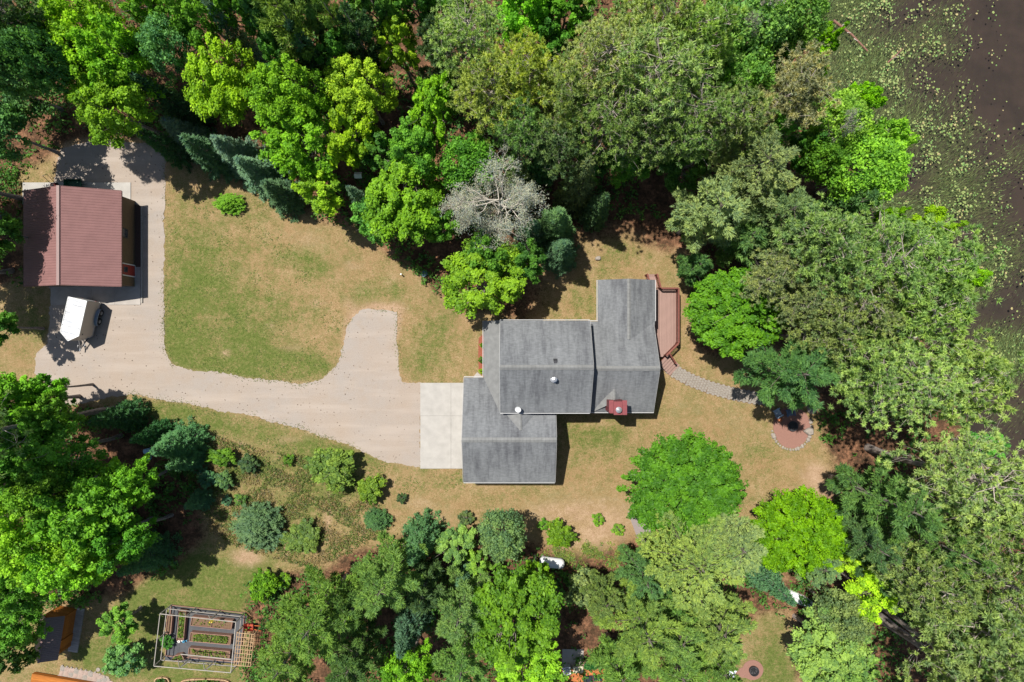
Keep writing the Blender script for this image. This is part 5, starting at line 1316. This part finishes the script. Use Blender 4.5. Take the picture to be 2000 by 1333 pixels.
 ('maple',800,1300,54,9,(.126,.292,.014),'bright small maple in the gap at the bottom edge'),
 ('spruce',820,1060,46,9,(.083,.186,.074),'dark green bushy spruce at the lower edge of the tan lawn'),
 ('maple',892,1062,44,6,(.139,.232,.054),'pale green small tree between dark spruce and round pine'),
 ('spruce',905,1115,34,7,(.105,.219,.115),'blue green young spruce below the pale small tree'),
 ('fine',982,1042,48,7,(.115,.188,.068),'round grey green pine at the lower edge of the tan lawn'),
 ('maple',935,1100,30,6,(.164,.292,.041),'light green sapling left of the big leafy maple'),
 ('fine',1140,1150,36,5,(.162,.223,.068),'olive bush tree right of the propane tank'),
 # --- lower left wood
 ('maple',35,790,72,12,(.126,.299,.016),'green maple at the left edge below the drive'),
 ('maple',95,760,38,9,(.113,.266,.016),'green tree at the left edge touching the gravel'),
 ('wpine',15,835,46,15,(.165,.275,.081),'grey green pine at the left edge behind the leaning trunk'),
 ('maple',115,880,84,13,(.076,.206,.016),'dark green maple below the leaning trunk'),
 ('maple',30,930,70,13,(.063,.186,.019),'shaded maple at the left edge in the lower wood'),
 ('maple',60,1030,92,15,(.164,.345,.016),'biggest bright maple of the lower left wood'),
 ('maple',185,985,88,13,(.094,.253,.014),'green maple facing the meadow in the lower left wood'),
 ('maple',255,945,58,11,(.108,.266,.014),'green maple corner closest to the shaded blue barrels'),
 ('maple',165,1085,76,13,(.151,.326,.016),'bright maple above the small log cabin'),
 ('maple',250,1050,64,11,(.063,.193,.014),'dark green maple facing the garden lawn'),
 ('maple',35,1140,62,12,(.088,.219,.022),'shaded maple at the left edge above the log cabin'),
 ('maple',45,1205,56,9,(.101,.239,.022),'green maple overhanging the log cabin roof'),
 ('fine',20,1265,44,8,(.081,.153,.027),'dull green thicket tree at the lower left edge'),
 ('spruce',285,1090,40,7,(.083,.194,.081),'dark spruce in shade at the edge of the garden lawn'),
 ('spruce',345,868,48,7,(.083,.194,.081),'dark bushy spruce at the meadow edge below the drive'),
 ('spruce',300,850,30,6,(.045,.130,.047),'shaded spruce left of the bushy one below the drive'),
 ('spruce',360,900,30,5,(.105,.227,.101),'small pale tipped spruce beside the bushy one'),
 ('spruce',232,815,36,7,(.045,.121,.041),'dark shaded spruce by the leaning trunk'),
 ('spruce',384,980,24,3.5,(.090,.211,.095),'small spruce at the shadow edge of the meadow'),
 ('maple',235,1215,40,5,(.113,.266,.027),'small bright tree left of the vegetable garden'),
 ('fine',245,1285,34,3.5,(.108,.237,.068),'grey green bush below the small bright tree by the garden'),
 # --- trees rooted in view whose crowns lean out, and shade trees at the frame edge
 ('rpine',-100,853,95,24,(0.221,0.331,0.100),'tall pine whose long bare trunk crosses the lower left wood'),
 ('rpine',1965,1390,150,22,(0.221,0.331,0.100),'tall pine whose bare leaning trunk shows at the lower right'),
 ('fine',-155,330,95,14,FND,'dark tree leaning out at the left edge with its bare trunk by the shed'),
 ('maple',-122,395,104,12,MID,'green tree shading the west half of the shed roof'),
 ('maple',-110,510,104,12,DK,'dark tree shading the gravel left of the trailer'),
 ('maple',5,455,42,9,DK,'dark tree at the left edge beside the metal shed'),
 ('maple',0,640,40,8,DK,'dark tree at the left edge below the metal shed'),
 ('maple',470,18,56,15,MID,'mid green maple at the top edge right of the small green one'),
 ('maple',560,140,44,12,DK,'dark maple between the oval maple and the shaggy pale pine'),
 ('spruce',625,135,46,14,SP,'dark spruce in the shade below the shaggy pale pine'),
 ('maple',665,115,46,12,DK,'dark maple in the shade beside the narrow pale pine'),
 ('wpine',705,75,46,15,(.077,.150,.047),'dark pine between narrow pale pine and the twiggy yellow green maple'),
 ('fine',595,12,46,16,FND,'dark soft tree at the very top above the shaggy pale pine'),
 ('wpine',855,100,46,15,(.094,.170,.060),'grey green pine between twiggy yellow maple and the grey olive pine'),
 ('maple',885,15,44,14,MID,'mid green maple at the top edge just left of the bright centre one'),
 ('maple',1075,105,50,12,DK,'dark maple below the two maples at the top edge in the centre'),
 ('rpine',1105,215,62,17,(0.246,0.332,0.088),'olive pine joining the yellow pine and the wide pine cluster'),
 ('rpine',1085,290,54,15,(0.160,0.243,0.088),'dark pine above the tall pointed spruce'),
 ('rpine',1275,70,70,19,OL,'olive pine at the top of the pine cluster'),
 ('rpine',1265,255,72,16,(0.221,0.300,0.088),'olive pine in the lower middle of the pine cluster'),
 ('rpine',1420,245,60,16,(0.233,0.308,0.096),'olive pine between the cluster and the browning pine'),
 ('fine',1490,255,50,11,FN,'soft green tree left of the browning pine'),
 ('maple',1335,320,58,9,DK,'dark maple under the pines at the right of the shaded clearing'),
 ('maple',860,440,44,9,MID,'mid green maple between the lawn corner maple and the broad bright one'),
 ('spruce',1040,455,36,9,SP,'dark spruce in front of the grey leafless tree'),
 ('rpine',1630,655,64,14,(0.209,0.281,0.088),'olive pine behind the dark green pine by the patio'),
 ('rpine',1565,500,54,13,(0.246,0.281,0.117),'dull olive pine between the round maple and the shoreline pines'),
 ('wpine',690,1185,58,12,(.132,.225,.051),'pine between the large garden pine and the star shaped one'),
 ('wpine',830,1150,50,11,(.088,.160,.047),'dark pine right of the star shaped pine'),
 ('spruce',800,1225,42,9,(.075,.15,.09),'blue green spruce in the dark gap below the star shaped pine'),
 ('plume',1320,1230,70,12,(.190,.281,.061),'pale pine in the middle of the pale pine group'),
 ('plume',1180,1165,50,9,(.168,.252,.057),'small pale pine right of the olive bush tree'),
 ('rpine',1795,1125,56,17,(0.233,0.332,0.088),'olive pine left of the twiggy one in the lower corner'),
 ('rpine',1880,1300,84,18,(0.246,0.345,0.096),'olive pine at the bottom edge near the corner'),
 ('maple',105,955,70,13,MID,'mid green maple between the dark and the biggest bright maple'),
 ('maple',110,815,50,12,MID,'mid green maple at the foot of the leaning trunk'),
 ('maple',200,1060,60,12,BR,'bright maple right of the one above the log cabin'),
 ('fine',100,130,54,15,FND,'dark feathery tree hugging the left side of the corner maple'),
 ('wpine',1575,590,52,12,(.110,.190,.055),'dark green pine right of the round bright maple'),
 ('fine',1380,170,50,13,FN,'soft green tree behind the wide olive pines'),
 ('maple',1500,110,44,12,MID,'mid green tree under the soft birches by the pond'),
 ('maple',1048,1118,30,7,BR,'bright sapling whose leaves cover the left half of the propane tank'),
]
for row in T: tree(*row)
B = [
 ('shrub',437,892,32,1.6,(.115,.232,.020),'bright green meadow bush with a dark bare shadow side',18),
 ('shrub',650,908,56,3.0,(.162,.246,.047),'large pale willow bush at the bend of the gravel drive',44),
 ('shrub',722,955,30,2.0,(.162,.279,.027),'yellow green bush below the large willow bush'),
 ('juniper',505,1030,56,2.8,(.112,.203,.088),'large blue green juniper in the meadow',48),
 ('shrub',595,1050,38,1.4,(.122,.186,.041),'scraggly dark green bush in the middle of the meadow'),
 ('juniper',735,1017,30,1.8,(.090,.203,.068),'round dark juniper at the lower edge of the tan lawn',22),
 ('shrub',910,1012,15,1.0,(.095,.153,.047),'small round grey green bush on the tan lawn edge'),
 ('shrub',785,973,10,.8,(.068,.120,.041),'tiny dark round bush alone on the tan lawn'),
 ('shrub',520,1140,32,2.4,(.129,.285,.016),'bright green bush at the top right of the vegetable garden'),
 ('shrub',555,1133,14,.9,(.162,.319,.020),'little bright bush right of the larger bright garden bush'),
 ('shrub',565,898,11,.8,(.095,.199,.020),'small green bush with a black twiggy shadow left of the willow bush'),
 ('shrub',1093,1046,33,2.2,(.135,.253,.016),'round bright bush on the tan lawn above the propane tank',28),
 ('shrub',1060,1024,11,.7,(.095,.226,.020),'small green bush with a stick left of the round bright bush'),
 ('shrub',1167,1015,12,.9,(.149,.292,.020),'small bright sapling, upper of the two on the tan lawn'),
 ('shrub',1207,1035,12,.9,(.176,.306,.034),'small bright sapling, lower of the two beside the grey path'),
 ('shrub',404,935,20,1.3,(.081,.180,.081),'left one of two small dark green meadow bushes'),
 ('shrub',440,937,19,1.3,(.101,.206,.068),'right one of two small dark green meadow bushes'),
 ('shrub',443,978,10,.8,(.081,.173,.095),'tiny blue green meadow bush in front of the juniper'),
 ('shrub',470,975,12,.8,(.108,.212,.041),'tiny bright meadow bush in front of the juniper'),
 ('shrub',327,1254,13,.7,(.061,.199,.027),'broad leafed dark plant at the left end of the vegetable garden'),
 ('shrub',941,675,4.5,.5,(.135,.292,.016),'topmost small bush in the red mulch bed'),
 ('shrub',940,703,6,.6,(.081,.173,.020),'middle dark bush in the red mulch bed'),
 ('shrub',941,725,6,.6,(.203,.345,.014),'lowest lime bush in the red mulch bed'),
 ('shrub',487,905,20,1.2,(.068,.120,.041),'dark twiggy bush right of the bright meadow bush'),
]
for row in B: tree(*row, zf=.5)
# ------------------------------------------------------------------ ground vegetation that nobody could count
rngV = np.random.default_rng(88)
def scatter(name, polys, n, size, col, hmax, seed, avoid=None, per=5, up=.6, kind='stuff', dens=None):
    """n little leafy tufts in ground-pixel polygons, one object"""
    rng = np.random.default_rng(seed); C = []
    for poly, share in polys:
        P = np.array(poly); lo, hi = P.min(0), P.max(0); m = int(n * share)
        q = rng.uniform(lo, hi, (m * 4, 2)); q = q[inside(q[:, 0], q[:, 1], poly)]
        if dens is not None: q = q[rng.random(len(q)) < dens(q[:, 0], q[:, 1])]
        q = q[:m]; C.append(q)
    q = np.concatenate(C)
    if avoid is not None: q = q[~avoid(q)]
    w = np.stack([(q[:, 0] - 1000) * PX, (666.5 - q[:, 1]) * PX, np.zeros(len(q))], 1)
    d = (q[:, 0] - shore_x(q[:, 1])); w = w[d < 0]
    k = len(w); h = hmax * rng.random(k) ** 1.6
    b = np.repeat(w, per, 0) + rng.normal(size=(k * per, 3)) * np.array([size, size, 0]) * 1.0
    b[:, 2] = .03 + np.repeat(h, per) * rng.uniform(.3, 1, k * per)
    nrm = rng.normal(size=(k * per, 3)) * .6 + np.array([0, 0, up])
    sz = size * rng.uniform(.5, 1.2, k * per)
    t = np.clip(.5 + (np.repeat(rng.random(k), per) - .5) * .7 + (rng.random(k * per) - .5) * .4, 0, 1)
    return props(leaf_object(name, b, nrm, rng.normal(size=(k * per, 3)), sz, sz * .6, t, None, col), kind=kind)
def patchy(s, a, th):
    return lambda x, y: ((np.sin(x / s + 1.7 * np.sin(y / (s * 1.3))) + np.sin(y / (s * .8) + a + 1.3 * np.sin(x / s * .7))) > th).astype(float) * .9 + .08
def off_drive(q): return inside(q[:, 0], q[:, 1], DRIVE) | ((q[:, 0] > 930) & (q[:, 0] < 1345) & (q[:, 1] > 430) & (q[:, 1] < 640))
scatter('undergrowth', [(FOREST[0], .5), (FOREST[1], .14), (FOREST[2], .2), (FOREST[3], .2), (FOREST[4], .04)], 19000, .14, (.085, .20, .035), 1.9, 1, off_drive, 8, .5, dens=patchy(38, 1.0, -.1))
MEAD = [(330,880),(420,850),(520,880),(600,890),(690,930),(740,985),(760,1040),(690,1080),(600,1110),(480,1075),(410,1040),(395,980)]
scatter('meadow_weeds', [(MEAD, 1.0)], 5200, .06, (.14, .19, .05), .35, 2, None, 6, .5, dens=patchy(13, .4, -.25))
scatter('dry_stalks', [(MEAD, 1.0)], 6000, .055, (.30, .23, .115), .3, 12, None, 5, .3, dens=patchy(11, 2.4, .2))
scatter('brush', [([(1060,1080),(1110,1050),(1230,1065),(1250,1110),(1200,1120),(1130,1100),(1085,1110)], 1.0)], 600, .08, (.19, .25, .055), .3, 3, None, 6, .5, dens=patchy(9, 2.0, .2))
scatter('lawn_weeds', [([(250,785),(380,795),(560,840),(700,888),(820,920),(910,925),(910,950),(780,965),(690,930),(560,880),(400,850),(330,850)], .6), ([(325,400),(322,690),(360,725),(590,750),(660,700),(690,600),(620,560),(560,420),(470,375)], .4)], 2600, .035, (.15, .20, .045), .03, 4, off_drive, 5, 2.0, dens=patchy(16, 3.0, .4))
# tufts along the ragged edges of the gravel drive
rng = np.random.default_rng(6); e = rough_poly(DRIVE, .10, .16, 6); e = np.array([p for p in e if p[0] > 240 and not (778 < p[0] < 830 and p[1] > 760)])
w = np.stack([(e[:, 0] - 1000) * PX, (666.5 - e[:, 1]) * PX, np.zeros(len(e))], 1); w = np.repeat(w[rng.random(len(w)) < .45 + .4 * np.sin(np.arange(len(w)) / 23.)], 5, 0); k = len(w)
w += rng.normal(size=w.shape) * np.array([.16, .16, 0]); w[:, 2] = .02 + rng.random(k) * .04
props(leaf_object('grass_fringe', w, rng.normal(size=(k, 3)) * .6 + np.array([0, 0, .8]), rng.normal(size=(k, 3)), .05 * rng.uniform(.5, 1.2, k), .028, rng.random(k), None, (.14, .175, .04)), kind='stuff')
# stones and litter on the drive
mbx = MB(); r_ = random.Random(12)
for _ in range(420):
    while True:
        x, y = r_.uniform(60, 830), r_.uniform(290, 915)
        if inside(np.array([x]), np.array([y]), DRIVE)[0] and not (40 < x < 262 and 360 < y < 600): break
    p = G(x, y); s = r_.uniform(.015, .05); mbx.obox((p.x, p.y, .008 + s * .4), (s * 1.6, s, s), r_.random() * 3)
mbx.build('loose_stones', plain('dark stone', (.16, .11, .08), .95, var=.5), kind='stuff')
# ------------------------------------------------------------------ pond plants
def pad_density(px, py):
    d = px - shore_x(py); a = np.zeros(px.shape)
    a = np.where(py < 560, np.clip(1.15 - np.abs(d - 150) / 190, 0, 1) * (py < 560), 0)
    a = np.maximum(a, np.where(py < 560, np.clip(.5 - (d - 200) / 420, 0, .35) * (d > 100), 0))
    a = np.maximum(a, .95 * np.exp(-((px - 1850) / 40) ** 2 - ((py - 470) / 120) ** 2))
    a = np.maximum(a, .8 * np.exp(-((px - 1960) / 50) ** 2 - ((py - 700) / 75) ** 2))
    a = np.maximum(a, 1.3 * np.exp(-((px - 1860) / 24) ** 2 - ((py - 845) / 26) ** 2))
    clump = np.sin(px / 11 + 1.3 * np.sin(py / 17)) + np.sin(py / 12 + 1.1 * np.sin(px / 15)) + .6 * np.sin(px / 37 + py / 29)
    return np.where(d > 12, a * np.clip(.32 + .36 * clump, .02, 1), 0)
rng = np.random.default_rng(17)
q = rng.uniform([1560, -60], [2120, 920], (52000, 2)); q = q[rng.random(len(q)) < pad_density(q[:, 0], q[:, 1]) * .5]
sz = rng.uniform(.04, .09, len(q)) * np.where(rng.random(len(q)) < .15, 1.35, 1)
pad = MB(); n = 9; pad.add([(0, 0, 0)] + [(math.cos(.25 + 5.78 * k / (n - 1)), math.sin(.25 + 5.78 * k / (n - 1)), .02) for k in range(n)], [(0, k + 1, k + 2) for k in range(n - 1)])
pmats = [plain('lily pad ' + nm, c, .5, var=.15, spec=.3) for nm, c in (('yellow green', (.26, .32, .10)), ('green', (.15, .27, .07)), ('yellow', (.40, .34, .15)))]
pme = [pad.mesh('lily_pad', m_) for m_ in pmats]
inframe = (q[:, 0] < 1995) & (q[:, 1] > 5) & (q[:, 0] > shore_x(q[:, 1]) + 60)
order = np.argsort(-(sz * inframe)); single = set(order[:300].tolist())
rest = MB()
for i in range(len(q)):
    p = G(q[i, 0], q[i, 1], -.232 + rng.random() * .004); a = rng.random() * 6.28; s = sz[i]
    if i in single:
        kx = int(rng.choice(3, p=[.6, .28, .12]))
        o = bpy.data.objects.new('lily_pad', pme[kx]); COL.objects.link(o); o.location = p; o.rotation_euler = (rng.normal() * .12, rng.normal() * .12, a); o.scale = (s, s, s)
        props(o, 'small round lily pad floating on the dark pond', 'lily pad', 'lily pads floating on the pond')
    else:
        rest.add([(p.x, p.y, p.z)] + [(p.x + s * math.cos(a + 5.78 * k / 6), p.y + s * math.sin(a + 5.78 * k / 6), p.z + .004) for k in range(7)], [(0, k + 1, k + 2) for k in range(6)])
ro = rest.build('lily_pads', pmats[0], kind='stuff'); ro.data.materials.append(pmats[1]); ro.data.materials.append(pmats[2])
mi = np.repeat(np.random.default_rng(3).choice(3, len(ro.data.polygons) // 6 + 1, p=[.55, .33, .12]), 6)[:len(ro.data.polygons)]; ro.data.polygons.foreach_set('material_index', mi.astype(np.int32))
# water weed: strands under and just breaking the surface, combed towards the north east
rng = np.random.default_rng(23)
q = rng.uniform([1560, -80], [2140, 860], (220000, 2)); q = q[rng.random(len(q)) < weed_density(q[:, 0], q[:, 1])][:80000]; k = len(q)
b = np.stack([(q[:, 0] - 1000) * PX, (666.5 - q[:, 1]) * PX, -.225 - rng.random(k) ** 1.5 * .28], 1)
ang = .75 + .35 * np.sin(q[:, 1] / 90) + rng.normal(size=k) * .28; d = np.stack([np.cos(ang), np.sin(ang), rng.normal(size=k) * .06], 1)
P = slivers(b, d, rng, rng.uniform(.15, .5, k), .035)
wm, wn, wb = new_mat('water weed'); at = N(wn, 'ShaderNodeAttribute', attribute_name='tint')
wn.links.new(ramp(wn, at.outputs['Fac'], [(.1, (.06, .11, .028)), (.6, (.11, .18, .045)), (.95, (.20, .27, .08))]), wb.inputs['Base Color']); wb.inputs['Roughness'].default_value = .7
me = poly_mesh('water_weed', P, rng.random(k), wm); o = bpy.data.objects.new('water_weed', me); COL.objects.link(o); props(o, kind='stuff')
def log(label, a, b, r):
    p, q = G(*a, -.2), G(*b, -.22); t = thing('sunken_log', label, 'log', p, 0, 'sunken logs in the pond')
    md = p.lerp(q, .5) + Vector((.12, .1, -.02)); MB().tube([p, md, q], [r, r * .85, r * .6], 8).build('stem', plain('wet red brown log', (.24, .12, .085), .7, var=.3), t)
    for k in range(3):
        s = p.lerp(q, .2 + .2 * k); MB().tube([s, s + Vector((.3, .15 - .2 * k, .1))], [r * .4, r * .15], 5).build('stub', M_DEAD, t)
log('long pale sunken log near the top of the pond', (1630, 38), (1697, 98), .11); log('short sunken log pointing the other way among lily pads', (1736, 121), (1766, 94), .07)
# long bare poles fallen on the ground
t = thing('fallen_log', 'pale fallen log at the edge of the dirt clearing by the pines', 'log', G(1655, 935))
MB().tube([G(1652, 932, .12), G(1668, 945, .14), G(1690, 958, .12)], [.16, .14, .11], 8).build('stem', M_DEAD, t)
